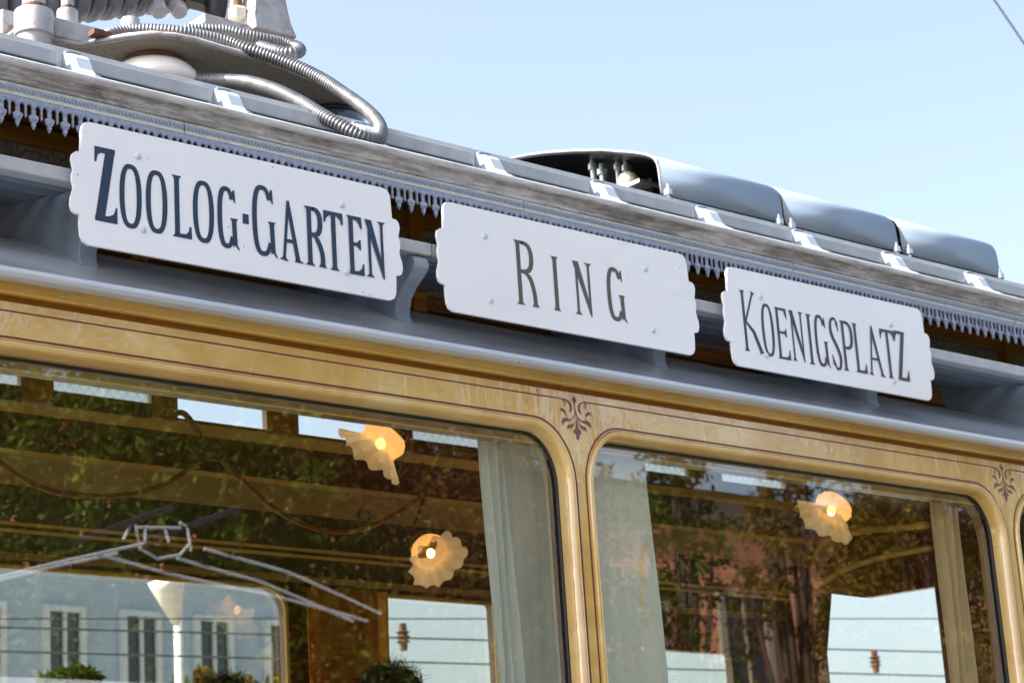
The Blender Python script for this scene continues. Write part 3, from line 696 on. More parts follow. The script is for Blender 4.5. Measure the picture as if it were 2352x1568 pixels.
        Tq([(ax-th*.45,z1),(ax+th*.5,z1),(x1-t*1.05,z0+.007),(x1-t*.95,z0+.004),(x1,z0),(x1-t*2.2,z0),(x1-t*2.0,z0+.005),(x1-t*2.05,z0+.010),(ax-th*.1,z1-H*.22)])
        S([(x0+W*.19,z0+H*.33),(x0+W*.66,z0+H*.33)],th*1.1)
    elif ch=='S':
        p=spline([(x1-t*1.0,z1-H*.17),(x1-W*.35,z1-th*.7),(x0+W*.25,z1-H*.06),(x0+t*.5,z1-H*.22),(x0+W*.25,z0+H*.62),(x0+W*.62,z0+H*.44),(x1-t*.55,z0+H*.24),(x1-W*.26,z0+H*.05),(x0+W*.42,z0+th*.7),(x0+t*.9,z0+H*.17)],5)
        n=len(p); S(p,[th*.8+(t*1.15-th*.8)*math.sin(PI*i/(n-1))**1.2 for i in range(n)])
        Tq([(x1-t*1.3,z1-H*.10),(x1-t*.62,z1-H*.06),(x1-t*.45,z1-H*.26),(x1-t*.75,z1-H*.26)])
        Tq([(x0+t*1.3,z0+H*.09),(x0+t*.5,z0+H*.07),(x0+t*.25,z0+H*.28),(x0+t*.55,z0+H*.28)])
YS=-.024
S1=[('Z',1.8651,1.9098,2.9110,3.0488),('O',1.9141,1.9594,2.9083,3.0283),('O',1.9675,2.0122,2.9081,3.0269),('L',2.0217,2.0622,2.9092,3.0259),('O',2.0652,2.1103,2.9074,3.0261),('G',2.1175,2.1646,2.9064,3.0244),('.',2.1721,2.1853,2.9600,2.9789),('G',2.1933,2.2478,2.9050,3.0416),('A',2.2523,2.3082,2.9041,3.0223),('R',2.3100,2.3591,2.9038,3.0199),('T',2.3545,2.3995,2.9028,3.0191),('E',2.4081,2.4463,2.9022,3.0194),('N',2.4511,2.4986,2.9032,3.0185)]
S2=[('R',2.8286,2.8895,2.9063,3.0430),('I',2.9281,2.9478,2.9079,3.0246),('N',2.9873,3.0387,2.9090,3.0247),('G',3.0818,3.1352,2.9105,3.0278)]
S3=[('K',3.4884,3.5503,2.8993,3.0397),('O',3.5499,3.5895,2.8963,3.0193),('E',3.5962,3.6375,2.8960,3.0166),('N',3.6434,3.6879,2.8977,3.0160),('I',3.6992,3.7172,2.8968,3.0154),('G',3.7258,3.7704,2.8965,3.0189),('S',3.7773,3.8127,2.8952,3.0207),('P',3.8156,3.8576,2.8971,3.0170),('L',3.8592,3.8980,2.8987,3.0169),('A',3.9047,3.9631,2.8990,3.0198),('T',3.9563,4.0076,2.8995,3.0176),('Z',4.0083,4.0494,2.8994,3.0204)]
SG='white enamel destination boards hung along the tram roof'
def sign(xc,lets,mat,t,bolts,label,dz,wf):
    s=empty('destination_sign',(xc,YS,2.98)); tag(s,label,'sign',SG)
    e=endprofile(); R_=[(xc+a*wf,z+dz) for a,z in e]; L_=[(xc-a*wf,z+dz) for a,z in e[::-1]]
    fill2d('board',R_+L_,[],YS,.006,'sign_white',s,bevel=.0008)
    m=MB(); m.y=YS-.0006; m.k=0
    for l in lets: letter(m,*l,t)
    m.build('lettering',mat,s,clean=False)
    for b in bolts:
        p=P(*b,YS)
        MB().lathe([(0.0001,.0045),(.003,.0042),(.0058,.0028),(.0068,.0012),(.0070,0)],(p[0],YS,p[2]),(0,-1,0),16).build('bolt_head','bolt_paint',s,smooth=True)
    return s
sign(2.1790,S1,'navy_letters',.0104,[c5(1180,480),c5(1223,1110),c6(785,470),c6(828,1045)],'white board lettered ZOOLOG·GARTEN in navy, nearest of the destination boards',-.001,.995)
sign(2.9890,S2,'olive_letters',.0106,[c6(2007,735),c6(2057,1290),c10(1650,460),c10(1730,1100)],'white board reading RING in widely spaced olive grey capitals',.0005,.995)
sign(3.7885,S3,'slate_letters',.0082,[c8(1370,400),c8(1422,900),c9(1065,580),c9(1105,1250)],'white board reading KOENIGSPLATZ in narrow slate grey capitals',-.003,.985)

# ================================================================== pantograph base on the roof
pg=empty('pantograph',(2.6,.8,3.36)); tag(pg,'weathered white pantograph base with ribbed steel hoses on porcelain insulators on the roof','pantograph')
# base plate (underside seen) in plan, z 3.55
pl=[(2.06,.62),(2.205,.605),(2.266,.515),(2.30,.480),(2.345,.462),(2.395,.457),(2.622,.470),(2.740,.495),(2.85,.53),(2.91,.57),(2.93,.63),(2.90,.72),(2.7,.86),(2.3,.86),(2.06,.74)]
MB().prism(pl,'z',3.550,3.562).build('base_plate','pitted_underside',pg)
rim=MB()
rp=[(a,b_) for a,b_ in pl]; 
rim.tube([(a,b_,3.559) for a,b_ in rp+[rp[0]]],.0062,6); rim.build('plate_rim','pantograph_paint',pg,smooth=True)
MB().box(2.05,2.56,.66,.70,3.562,3.625).build('base_channel','pantograph_paint',pg,bevel=.004)
MB().box(2.14,2.62,.60,.64,3.562,3.605).build('base_channel','pantograph_paint',pg,bevel=.003)
MB().box(2.205,2.250,.55,.575,3.5635,3.577).build('rusty_lug','rust_metal',pg,bevel=.002)
def insul(x,y,mat,top=3.55,rr=.088,band='rust_metal'):
    i=MB().lathe([(.0,top),(.062,top),(.063,top-.012),(.058,top-.016),(.062,top-.018),(.080,top-.024),(rr+.002,top-.034),(rr+.011,top-.048),(rr+.014,top-.062),(rr+.008,top-.070),(rr-.006,top-.078),(.055,top-.082),(.050,top-.10),(.075,top-.112),(.080,top-.125),(.060,top-.135),(.045,3.33)],(x,y,0),(0,0,1),40).build('insulator',mat,pg,smooth=True)
    MB().lathe([(.0585,top-.004),(.0665,top-.006),(.069,top-.011),(.0665,top-.016),(.058,top-.018)],(x,y,0),(0,0,1),40).build('clamp_ring',band,i,smooth=True)
insul(2.372,.585,'white_porcelain',3.556)
insul(2.865,.62,'shaded_porcelain',3.552,.078,'black_iron')
insul(2.400,1.25,'white_porcelain',3.552); insul(2.865,1.25,'white_porcelain',3.552)
# threaded studs
def stud(u,v,y,r,h,rust=True,zb=None):
    p=P(u,v,y); x,yy,z=p
    m=MB().lathe([(0,z+h),(r*.6,z+h),(r*.6,z+h*.62),(r*.62,z+h*.60)],(x,yy,0),(0,0,1),20); m.build('stud','pantograph_paint',pg,smooth=False)
    MB().lathe([(r*.66,z+h*.66),(r*.70,z+h*.60),(r*.66,z+h*.52)],(x,yy,0),(0,0,1),20).build('stud_nut','rust_metal' if rust else 'pantograph_paint',pg)
    MB().lathe([(0,z+h*.52),(r,z+h*.52),(r*1.02,z+h*.48),(r*1.02,z-h*.02),(r*.9,z-h*.06),(r*.88,z-h*.28),(0,z-h*.28)],(x,yy,0),(0,0,1),24,).build('stud_collar','pantograph_paint',pg,autosm=30,smooth=True)
stud(78,82,.60,.040,.10)
stud(155,62,.66,.022,.07)
p=P(300,72,.62); MB().lathe([(0,p[2]+.028),(.019,p[2]+.028),(.0205,p[2]+.025),(.0205,p[2]-.03)],(p[0],p[1],0),(0,0,1),28).build('spigot','pantograph_paint',pg,smooth=True,autosm=30)
# pyramid mast foot
def quadprism(q,d,nm,mat,**k):
    """q four front points; depth vector"""
    q=[Vector(a) for a in q]; d=Vector(d); vs=q+[a+d for a in q]
    MB().add(vs,[(0,1,2,3),(7,6,5,4),(0,4,5,1),(1,5,6,2),(2,6,7,3),(3,7,4,0)]).build(nm,mat,pg,**k)
y=.78
a=P(588,62,y);b_=P(683,84,y);c=P(668,50,y+.01);d=P(590,38,y+.01)
z0,z1,z2=float(a[2]),float(a[2])+.035,float(a[2])+.40
xa,xb=float(a[0]),float(b_[0])
vs=[];fs=[]
for (z,x0_,x1_,y0_,y1_) in ((z0,xa,xb,y,y+.17),(z1,xa,xb-.012,y+.005,y+.16),(z2,xa+.06,xb-.075,y+.05,y+.12)):
    vs+=[(x0_,y0_,z),(x1_,y0_,z),(x1_,y1_,z),(x0_,y1_,z)]
for i in range(2):
    for j in range(4): fs.append((i*4+j,i*4+(j+1)%4,i*4+4+(j+1)%4,i*4+4+j))
fs+=[(0,1,2,3),(8,9,10,11)]
MB().add(vs,fs).build('mast_foot','pantograph_paint',pg,bevel=.003)
MB().box(xa-.13,xa-.001,y+.02,y+.20,z0-.012,z0+.012).build('mast_flange','pantograph_paint',pg,bevel=.003)
MB().box(xa-.02,xb+.01,y+.03,y+.16,3.562,z0-.001).build('mast_pedestal','pitted_underside',pg,bevel=.003)
p=P(547,45,.84); 
MB().lathe([(0,.095),(.0115,.095),(.0115,0)],p,(0,0,1),16).build('rusty_bolt','rust_metal',pg)
MB().lathe([(0,.03),(.021,.03),(.024,.024),(.024,0),(0,0)],p-np.array([0,0,.002]),(0,0,1),6).build('hex_nut','porcelain_cap',pg)
p=P(500,42,.95)
iron=MB().lathe([(0,.12),(.03,.12),(.035,.05),(.033,.0),(.028,-.015),(.012,-.022),(0,-.022)],p,(.1,0,1),20).build('black_hinge','black_iron',pg,smooth=True)
MB().box(p[0]-.10,p[0]+.02,p[1],p[1]+.05,p[2]+.03,p[2]+.07).build('black_arm','black_iron',pg,bevel=.006)
# coil spring
A=P(-60,-5,1.02);B=P(455,-60,1.02)
A=Vector(A);B=Vector(B)
ax=(B-A).normalized();u=ax.orthogonal().normalized();w=ax.cross(u);L=(B-A).length;pts=[];turns=int(L/.046)
for i in range(turns*22+1):
    t_=i/(turns*22); a=2*PI*t_*turns; pts.append(A+ax*(L*t_)+(u*math.cos(a)+w*math.sin(a))*.066)
MB().tube(pts,.0225,10).build('coil_spring','coil_grey',pg,smooth=True,clean=False)
MB().tube([A,B],.052,14).build('spring_core','coil_grey',pg,smooth=True)
k=MB(); 
for du in (0,46):
    q0=Vector(P(352+du,2,1.0)); q1=Vector(P(368+du,30,.97))
    k.tube([q0+Vector((0,0,.03)),q0,q1],[.022,.026,.020],10)
k.build('spring_clamp','pantograph_paint',pg,bevel=.003)
# hoses
def hose(ctrl,r=.0150,pitch=.0078,seg=12):
    cp=[P(*q) for q in ctrl]; sp=spline(cp,24)
    sp=[Vector(p) for p in sp]; d=[0]
    for i in range(1,len(sp)): d.append(d[-1]+(sp[i]-sp[i-1]).length)
    L=d[-1]; n=int(L/pitch)*4; out=[];rr=[];j=0
    for i in range(n+1):
        s=L*i/n
        while j<len(d)-2 and d[j+1]<s: j+=1
        tt=(s-d[j])/max(1e-9,d[j+1]-d[j]); out.append(sp[j].lerp(sp[j+1],tt)); rr.append(r*(1,.96,.74,.96)[i%4])
    MB().tube(out,rr,seg).build('ribbed_hose','hose_steel',pg,smooth=True,clean=False)
h2=lambda a,b,y:(*c2(a,b),y)
hose([(243,86,.60),(262,76,.60),(300,71,.59),(350,70,.56),(420,76,.52),h2(0,358,.49),h2(200,425,.46),h2(400,490,.43),h2(560,550,.40),h2(700,610,.37),h2(850,690,.33),h2(1000,790,.28),h2(1150,895,.22),h2(1260,990,.165),h2(1320,1070,.12),h2(1332,1140,.085),h2(1305,1190,.07),h2(1220,1185,.065),h2(1100,1135,.075),h2(950,1055,.10),h2(800,968,.14),h2(600,850,.21),h2(400,760,.29),h2(200,705,.37),h2(0,690,.44),(445,182,.52),(425,178,.60)])
hose([(425,68,.74),h2(0,268,.70),h2(150,300,.68),h2(350,345,.66),h2(500,375,.65),h2(600,400,.63),h2(640,432,.60),h2(600,455,.58),h2(480,450,.60),h2(300,400,.66)],.0155)

# ================================================================== resistor housing (rounded sheet-metal cover)
x0=float(P(1520,445,.6)[0])
hs=empty('roof_equipment_cover',(4.6,.9,3.40)); tag(hs,'long round shouldered silver metal cover open at its near end on the tram roof','roof cover')
def arch_prof(ht=0):
    pr=[(.600,3.543),(.603,3.600),(.6045,3.618),(.608,3.632),(.615,3.645),(.627,3.656),(.645,3.667),(.665,3.6765),(.70,3.692),(.813,3.736),(.92,3.770),(1.021,3.799),(1.10,3.818),(1.166,3.831),(1.24,3.834),(1.29,3.815),(1.315,3.77),(1.32,3.70),(1.32,3.543)]
    return [(a,b+ht) for a,b in pr]
for (a,b_,sl) in ((x0,4.378,0),(4.388,4.864,0),(4.885,5.335,0)):
    m=MB().sheet(arch_prof(sl),a,b_,1).build('cover_panel','silver_sheet',hs,smooth=True,solid=.004)
    MB().sheet([(.95+(p_[0]-.95)*.985,p_[1]-.008) for p_ in arch_prof(sl)],a+.006,b_-.002,1).build('cover_inner_shade','black_iron',m,smooth=True)  # dark sheet added inside so the open cover reads as shaded
    m2=MB().tube([(a,p_[0],p_[1]) for p_ in arch_prof(sl)],.0036 if sl==0 and a==x0 else .0022,6).build('cover_lip','pantograph_paint',m,smooth=True)
vs=[(5.335,p_[0],p_[1]) for p_ in arch_prof()]
MB().add(vs,[tuple(range(len(vs)))]).build('cover_end','silver_sheet',hs,solid=.003)
MB().box(x0+.02,5.32,.63,.66,3.40,3.515).build('support_rail','black_iron',hs)
MB().box(x0+.02,5.32,1.24,1.27,3.40,3.515).build('support_rail','black_iron',hs)
rs=MB()
for i in range(16):
    rs.box(x0+.12+i*.075,x0+.16+i*.075,.75,1.15,3.48,3.66)
rs.build('resistor_grid','black_iron',hs)
for (u,v,y,r) in ((1363,400,.95,.014),(1385,412,.92,.016),(1420,400,.88,.012),(1440,403,.85,.014)):
    p=P(u,v,y); MB().lathe([(0,.045),(r*.5,.045),(r*.55,.03),(r,.028),(r,.012),(r*.6,.01),(r*.6,-.08)],p,(0,0,1),12).build('terminal_bolt','zinc_bolt',hs)
p=P(1443,415,.80); MB().lathe([(0,.025),(.018,.02),(.026,.008),(.026,-.01),(.02,-.02),(.02,-.08)],p,(0,0,1),20).build('porcelain_stud','porcelain_cap',hs,smooth=True)
pq=P(1475,420,.75); MB().box(pq[0]-.02,pq[0]+.14,.74,.79,pq[2]-.004,pq[2]+.006).build('cover_strut','zinc_bolt',hs)
for (u,v) in ((1535,444),(1790,512),(1818,520),(2060,575),(2088,580),(2298,636)):
    p=P(u,v,.585); MB().lathe([(0,.024),(.004,.024),(.0055,.012),(.011,.010),(.012,-.006),(.006,-.008),(.006,-.06)],p,(0,0,1),10).build('cover_bolt','zinc_bolt',hs)

# ================================================================== interior lamps
def lamp(name,pos,axis,scale,label,light=3.2,proto=None):
    s=empty(name,pos); tag(s,label,'lamp','tulip glass lamps in the tram saloon')
    ax=Vector(axis).normalized()
    def rm(r,h,a):
        # ruffled rim grows toward the mouth
        t_=max(0,(h-.045)/.05); return (r*(1+.085*t_*math.sin(a*12)+.05*t_*math.sin(a*5+1)),h+.008*t_*math.cos(a*12+.6)+.006*t_*math.sin(a*3))
    pr=[(.018,0),(.030,.004),(.045,.016),(.052,.030),(.050,.042),(.045,.052),(.046,.058),(.056,.066),(.070,.077),(.084,.088)]
    pr=[(r*scale,h*scale) for r,h in pr]
    def rm2(r,h,a): q=rm(r/scale,h/scale,a); return (q[0]*scale,q[1]*scale)
    MB().lathe(pr,pos,ax,72,rm2).build('glass_shade','frosted_shade',s,smooth=True,clean=False)
    bp=Vector(pos)+ax*.046*scale
    MB().ellipsoid(bp,.011*scale,.011*scale,.013*scale,14,10).build('bulb','glowing_bulb',s,smooth=True)
    MB().lathe([(0,-.038),(.014,-.036),(.024,-.024),(.024,-.014),(.040,-.006),(.041,.006),(.036,.012),(.0,.012)],pos,ax,20).build('lamp_holder','brass',s,smooth=True)
    en=Vector(pos)-ax*.036; top=Vector((en.x+.03,en.y,3.03 if pos[1]<.8 else 3.0))
    MB().tube(spline([en,en-ax*.03,(top+en)/2+Vector((.02,0,.02)),top],5),.006,8).build('lamp_arm','brass',s,smooth=True)
    return s
l1=P(905,982,.60); lamp('tulip_lamp',tuple(l1),R@np.array([-.62,.74,-.20]),1.02,'lit ruffled glass lamp hanging highest, in front of the sky in the clerestory')
l2=P(972,1250,1.45); lamp('tulip_lamp',tuple(l2),R@np.array([.45,.42,-.70]),.98,'lit glass lamp turned toward us with its bare glowing filament showing, over the far window')
l3=P(1930,1142,.60); lamp('tulip_lamp',tuple(l3),R@np.array([-.55,.72,-.32]),1.0,'lit glass lamp hanging behind the window under the KOENIGSPLATZ board')
l4=(2.30,1.45,float(l2[2])+.0)
# cord festoons
cd=MB()
def cordpts(l,y): return [P(u,v,y) for u,v in l]
cd.tube(spline(cordpts([(-80,1000),(0,1062),(60,1103),(130,1130),(210,1140),(300,1134),(370,1115),(430,1080),(480,1044)],1.48),5),.0070,7)
cd.tube(spline(cordpts([(505,1052),(560,1105),(620,1160),(690,1200),(760,1220),(830,1215),(900,1185),(960,1145),(1010,1105)],1.48),5),.0070,7)
o=cd.build('signal_cord','cord_leather',smooth=True); tag(o,'brown leather signal cord hanging in swags along the tram ceiling','cord')
hk=MB()
hk.tube(spline(cordpts([(455,1062),(475,1052),(500,1055),(530,1052),(552,1030),(548,1022)],1.46),5),.0055,7)
hk.tube(spline(cordpts([(840,1212),(850,1190),(842,1174),(828,1172),(822,1186),(828,1196)],1.46),5),.006,7)
o=hk.build('cord_hook','brass',smooth=True); tag(o,'small brass hooks that hold up the brown signal cord','hook')
st=MB().tube(spline(cordpts([(404,948),(420,948),(435,962),(450,985),(460,1000)],1.52),5),.008,8)
o=st.build('strap_handle','cord_leather',smooth=True); tag(o,'short curved dark strap in front of the clear clerestory pane','strap')

# ================================================================== curtains
def curtain(name,path_top,path_bot,z1,z0,mat,label,folds=6,amp=.012,group=None):
    """pleated cloth between two x ranges"""
    n=60; m=MB(); rows=8; vs=[];fs=[]
    (xt0,xt1,yt),(xb0,xb1,yb)=path_top,path_bot
    for r in range(rows+1):
        t_=r/rows; z=z1+(z0-z1)*t_; a=xt0+(xb0-xt0)*t_; b=xt1+(xb1-xt1)*t_; y=yt+(yb-yt)*t_
        for i in range(n+1):
            s_=i/n; vs.append((a+(b-a)*s_,y+amp*math.sin(2*PI*folds*s_+.4*math.sin(5*s_))*(1-.25*t_)+.004*math.sin(9*t_+s_*7),z))
    for r in range(rows):
        for i in range(n):
            k_=r*(n+1)+i; fs.append((k_,k_+1,k_+n+2,k_+n+1))
    o=m.add(vs,fs).build(name,mat,smooth=True,clean=False); tag(o,label,'curtain',group); return o
curtain('curtain',(2.812,2.87,.10),(2.832,2.91,.10),2.72,1.7,'curtain_sage','sage green pleated curtain at the right end of the left window',3,.008)
curtain('roller_blind',(2.86,3.065,.13),(2.88,3.065,.13),2.72,1.7,'curtain_sage','flat pale sage blind behind the pleated curtain left of the ochre post',1,.003)
curtain('roller_blind',(2.985,3.275,.10),(2.985,3.300,.10),2.72,1.7,'curtain_sheer','pale blind with painted yellow foliage reflections just right of the central ochre post',2,.003)
curtain('curtain',(4.244,4.330,.10),(4.215,4.312,.10),2.72,1.7,'curtain_beige','beige curtain gathered at the right end of the right window',3,.012)
curtain('curtain',(3.60,3.88,YF-.10),(3.60,3.86,YF-.10),2.70,1.7,'curtain_amber','brown pleated curtain between the two far windows, lit from behind',7,.014)
curtain('curtain',(4.34,4.70,YF-.10),(4.36,4.66,YF-.10),2.72,1.7,'curtain_amber','brown curtain right of the narrow far window',7,.014)

# ================================================================== passengers (only the tops of their heads show)
def person(x,y,ztop,hairm,coatm,label,face=(0,-1)):
    h=ztop-.84; s=h/1.72; e=empty('person',(x,y,.84)); tag(e,label,'person')
    V=[(0,0,.95),(0,0,1.15),(0,0,1.38),(0,0,1.47),(0,0,1.53),(0,.01,1.62),(0,.01,1.68),
       (.17,0,1.40),(.24,.02,1.13),(.22,-.10,.90),(.21,-.15,.80),(-.17,0,1.40),(-.24,.02,1.13),(-.22,-.10,.90),(-.21,-.15,.80),
       (.10,0,.88),(.11,0,.48),(.11,.02,.08),(.11,-.14,.03),(-.10,0,.88),(-.11,0,.48),(-.11,.02,.08),(-.11,-.14,.03)]
    Rr=[.15,.14,.15,.07,.058,.088,.075,.06,.045,.036,.03,.06,.045,.036,.03,.085,.06,.042,.035,.085,.06,.042,.035]
    E_=[(0,1),(1,2),(2,3),(3,4),(4,5),(5,6),(2,7),(7,8),(8,9),(9,10),(2,11),(11,12),(12,13),(13,14),(0,15),(15,16),(16,17),(17,18),(0,19),(19,20),(20,21),(21,22)]
    me=bpy.data.meshes.new('body'); me.from_pydata([tuple(c*s for c in v) for v in V],E_,[]); me.materials.append(MAT['skin'])
    o=bpy.data.objects.new('body',me); COL.objects.link(o); o.parent=e
    md=o.modifiers.new('k','SKIN'); md.use_smooth_shade=True
    for i,r in enumerate(Rr): me.skin_vertices[0].data[i].radius=(r*s,r*s); 
    me.skin_vertices[0].data[0].use_root=True
    o.modifiers.new('d','SUBSURF').levels=2
    # coat: same skeleton, torso and arms only, a little fuller
    me2=bpy.data.meshes.new('coat'); idx=[0,1,2,7,8,9,11,12,13]; mp={a:i for i,a in enumerate(idx)}
    me2.from_pydata([tuple(c*s for c in V[i]) for i in idx],[(mp[a],mp[b]) for a,b in E_ if a in mp and b in mp],[]); me2.materials.append(MAT[coatm])
    o2=bpy.data.objects.new('coat',me2); COL.objects.link(o2); o2.parent=e; md=o2.modifiers.new('k','SKIN'); md.use_smooth_shade=True
    for i,a in enumerate(idx): r=Rr[a]*1.12*s+.012; me2.skin_vertices[0].data[i].radius=(r,r)
    me2.skin_vertices[0].data[0].use_root=True; o2.modifiers.new('d','SUBSURF').levels=2
    hm=MB(); c=Vector((x,y+.015,ztop-.085*s)); rr=random.Random(int(x*100))
    hm.ellipsoid(c,.088*s,.104*s,.088*s,24,14)
    for i in range(500):
        a=rr.random()*2*PI; th=rr.random()**.7*1.5; d=Vector((math.sin(th)*math.cos(a),math.sin(th)*math.sin(a),math.cos(th)))
        p0=c+Vector((d.x*.086*s,d.y*.10*s,d.z*.086*s)); tn=d.cross(Vector((rr.gauss(0,1),rr.gauss(0,1),rr.gauss(0,1)))).normalized()
        l_=.03+.02*rr.random(); p1=p0+d*(l_*.15)+tn*l_*.5; p2=p1+d*l_*(.1 if rr.random()<.85 else .6)+tn*l_*.6
        hm.tube([p0,p1,p2],[.0009,.0007,.0003],3,False)
    hm.build('hair',hairm,e,smooth=True,clean=False)
    fm=MB(); fx=Vector((x,y-.085*s,ztop-.13*s))
    fm.ellipsoid(fx+Vector((0,-.012,-.012)),.012,.016,.02,8,6); 
    for sx_ in(-1,1): fm.ellipsoid(fx+Vector((sx_*.085*s,.09*s,-.01)),.012,.02,.03,8,6)
    fm.build('face_features','skin',e,smooth=True)
    return e
hp=P(903,1530,1.15); person(float(hp[0]),1.15,float(hp[2]),'hair_dark','coat_navy','person with tousled dark hair inside the tram before the narrow far window')
hp=P(522,1561,1.0); person(float(hp[0]),1.0,float(hp[2]),'hair_dark','shirt_grey','person with black hair inside the tram before the wide far window')

# ================================================================== outside world
def big(u,v,Y,mirror=False):
    p=P(u,v,Y); return (float(p[0]),-Y if mirror else Y,float(p[2]))
g=MB().add([(-400,-400,0),(400,-400,0),(400,400,0),(-400,400,0)],[(0,1,2,3)]).build('ground','paving'); tag(g,kind='structure')
r=MB().box(-200,200,-9.0,3.2,-.2,.004).build('road','asphalt'); tag(r,kind='structure')
rl=MB()
for y in (.25,1.65,-7.7,-6.3): rl.box(-200,200,y-.03,y+.03,-.1,.012)
o=rl.build('tram_track','rail_steel'); tag(o,kind='structure')

def building(nm,x0,x1,y0,y1,h,wall,label,rows,cols,face,trimm='building_stone',roofh=2.2,zfirst=1.5,winw=1.2,winh=1.9,fw=.18):
    """face=-1: the side with windows looks to -y, +1 to +y"""
    e=empty(nm,((x0+x1)/2,(y0+y1)/2,0)); tag(e,label,'building')
    MB().box(x0,x1,y0,y1,0,h).build('wall',wall,e)
    ov=.5; MB().prism([(y0-ov,h+.003),(y1+ov,h+.003),((y0+y1)/2+1.5,h+roofh),((y0+y1)/2-1.5,h+roofh)],'x',x0-ov,x1+ov).build('roof','roof_slate',e)
    yf=y0 if face<0 else y1; s=-1 if face<0 else 1
    lo,hi=min(yf,yf+s*.25),max(yf,yf+s*.25)
    MB().box(x0-.2,x1+.2,lo,hi,h-.55,h-.05).build('cornice',trimm,e)
    fh=(h-1.2-zfirst)/rows
    for r_ in range(rows):
        z=zfirst+fh*r_
        MB().box(x0,x1,min(yf,yf+s*.12),max(yf,yf+s*.12),z-.55,z-.35).build('string_course',trimm,e)
        for c in range(cols):
            x=x0+(x1-x0)*(c+.5)/cols
            w=MB()
            a,b_=min(yf+s*.002,yf+s*.10),max(yf+s*.002,yf+s*.10)
            w.box(x-winw/2-fw,x-winw/2,a,b_,z-.12,z+winh+fw);w.box(x+winw/2,x+winw/2+fw,a,b_,z-.12,z+winh+fw)
            w.box(x-winw/2,x+winw/2,a,b_,z+winh,z+winh+fw);w.box(x-winw/2,x+winw/2,a,b_,z-.12,z);w.box(x-.02,x+.02,a,b_,z,z+winh)
            f=w.build('window',"frame_white" if wall=='building_sky_tint' else trimm,e)
            MB().box(x-winw/2,x+winw/2,min(yf+s*.002,yf+s*.03),max(yf+s*.002,yf+s*.03),z,z+winh).build('glazing','window_dark',f)
    return e
# opposite side of the street (seen mirrored in the panes)
building('sandstone_building',23.,50.,-40.,-28.,11.0,'building_pink','pink sandstone building with stone string courses across the street behind the photographer',3,9,1,'building_stone',.6)
building('rendered_building',-14.,20.,-42.,-29.,11.8,'building_pink','long pink rendered building with slate roof across the street behind the photographer',3,12,1,'building_stone',.6)
# far side of the tram
building('grey_house',11.5,20.4,25.,34.,9.3,'building_sky_tint','pale house, its walls coloured with reflected sky blue, with white framed windows seen through the wide far window',3,7,-1,'building_sky_tint',1.6,1.6,.50,1.20,.09)

LV=[]
def leafmesh(kind,n,size,blobs,seed):
    rg=np.random.default_rng(seed); m=MB(); tot=sum(b[3]**2 for b in blobs); V=[]
    for (bx_,by_,bz_,br) in blobs:
        k=int(n*br*br/tot); d=rg.normal(size=(k,3)); d/=np.linalg.norm(d,axis=1)[:,None]; d*=br*(rg.random(k)**.42)[:,None]; d[:,2]*=.8
        # twig clusters leave gaps in the crown
        cl=rg.normal(size=(max(4,k//26),3)); cl/=np.linalg.norm(cl,axis=1)[:,None]; cl*=br*(rg.random(len(cl))**.4)[:,None]; cl[:,2]*=.8
        pick=rg.integers(0,len(cl),k); d=np.where(rg.random(k)[:,None]<.75,cl[pick]+rg.normal(size=(k,3))*br*.11,d)
        c=np.array([bx_,by_,bz_])+d; u=rg.normal(size=(k,3)); u/=np.linalg.norm(u,axis=1)[:,None]
        w=np.cross(u,rg.normal(size=(k,3))); w/=np.linalg.norm(w,axis=1)[:,None]; q=(size*(.5+.9*rg.random(k)))[:,None]
        V.append(np.stack([c-u*q,c+w*q*.45,c+u*q,c-w*q*.45],1).reshape(-1,3))
    V=np.concatenate(V); m.v=[tuple(p) for p in V.tolist()]; m.f=[(a,a+1,a+2,a+3) for a in range(0,len(V),4)]
    return m
def tree(x,y,h,cr,leaf,label,seed,n=6000,size=.16,group=None,nm='deciduous_tree'):
    rr=random.Random(seed); e=empty(nm,(x,y,0)); tag(e,label,'tree',group)
    tr=MB(); th=h*.30
    tr.tube([(x,y,0),(x+.05,y,th*.5),(x+rr.uniform(-.2,.2),y,th),(x+rr.uniform(-.4,.4),y+rr.uniform(-.3,.3),h*.85)],[h*.028,h*.022,h*.018,h*.004],9)
    blobs=[]
    for i in range(30):
        a=rr.random()*2*PI; q=i/29; z=th*.8+(h-th*.8)*q; rad=cr*math.sin(PI*(.18+.75*q))*rr.uniform(.45,.95)
        bx_,by_=x+math.cos(a)*rad*.75,y+math.sin(a)*rad*.75; br=max(.5,cr*rr.uniform(.26,.44))
        blobs.append((bx_,by_,z,br))
        tr.tube([(x,y,th*rr.uniform(.6,1.1)),((x+bx_)/2,(y+by_)/2,(th+z)/2),(bx_,by_,z)],[h*.010,h*.006,h*.002],6)
    tr.build('trunk','bark',e,smooth=True)
    leafmesh(leaf,n,size,blobs,seed).build('crown',leaf,e,clean=False)
    return e
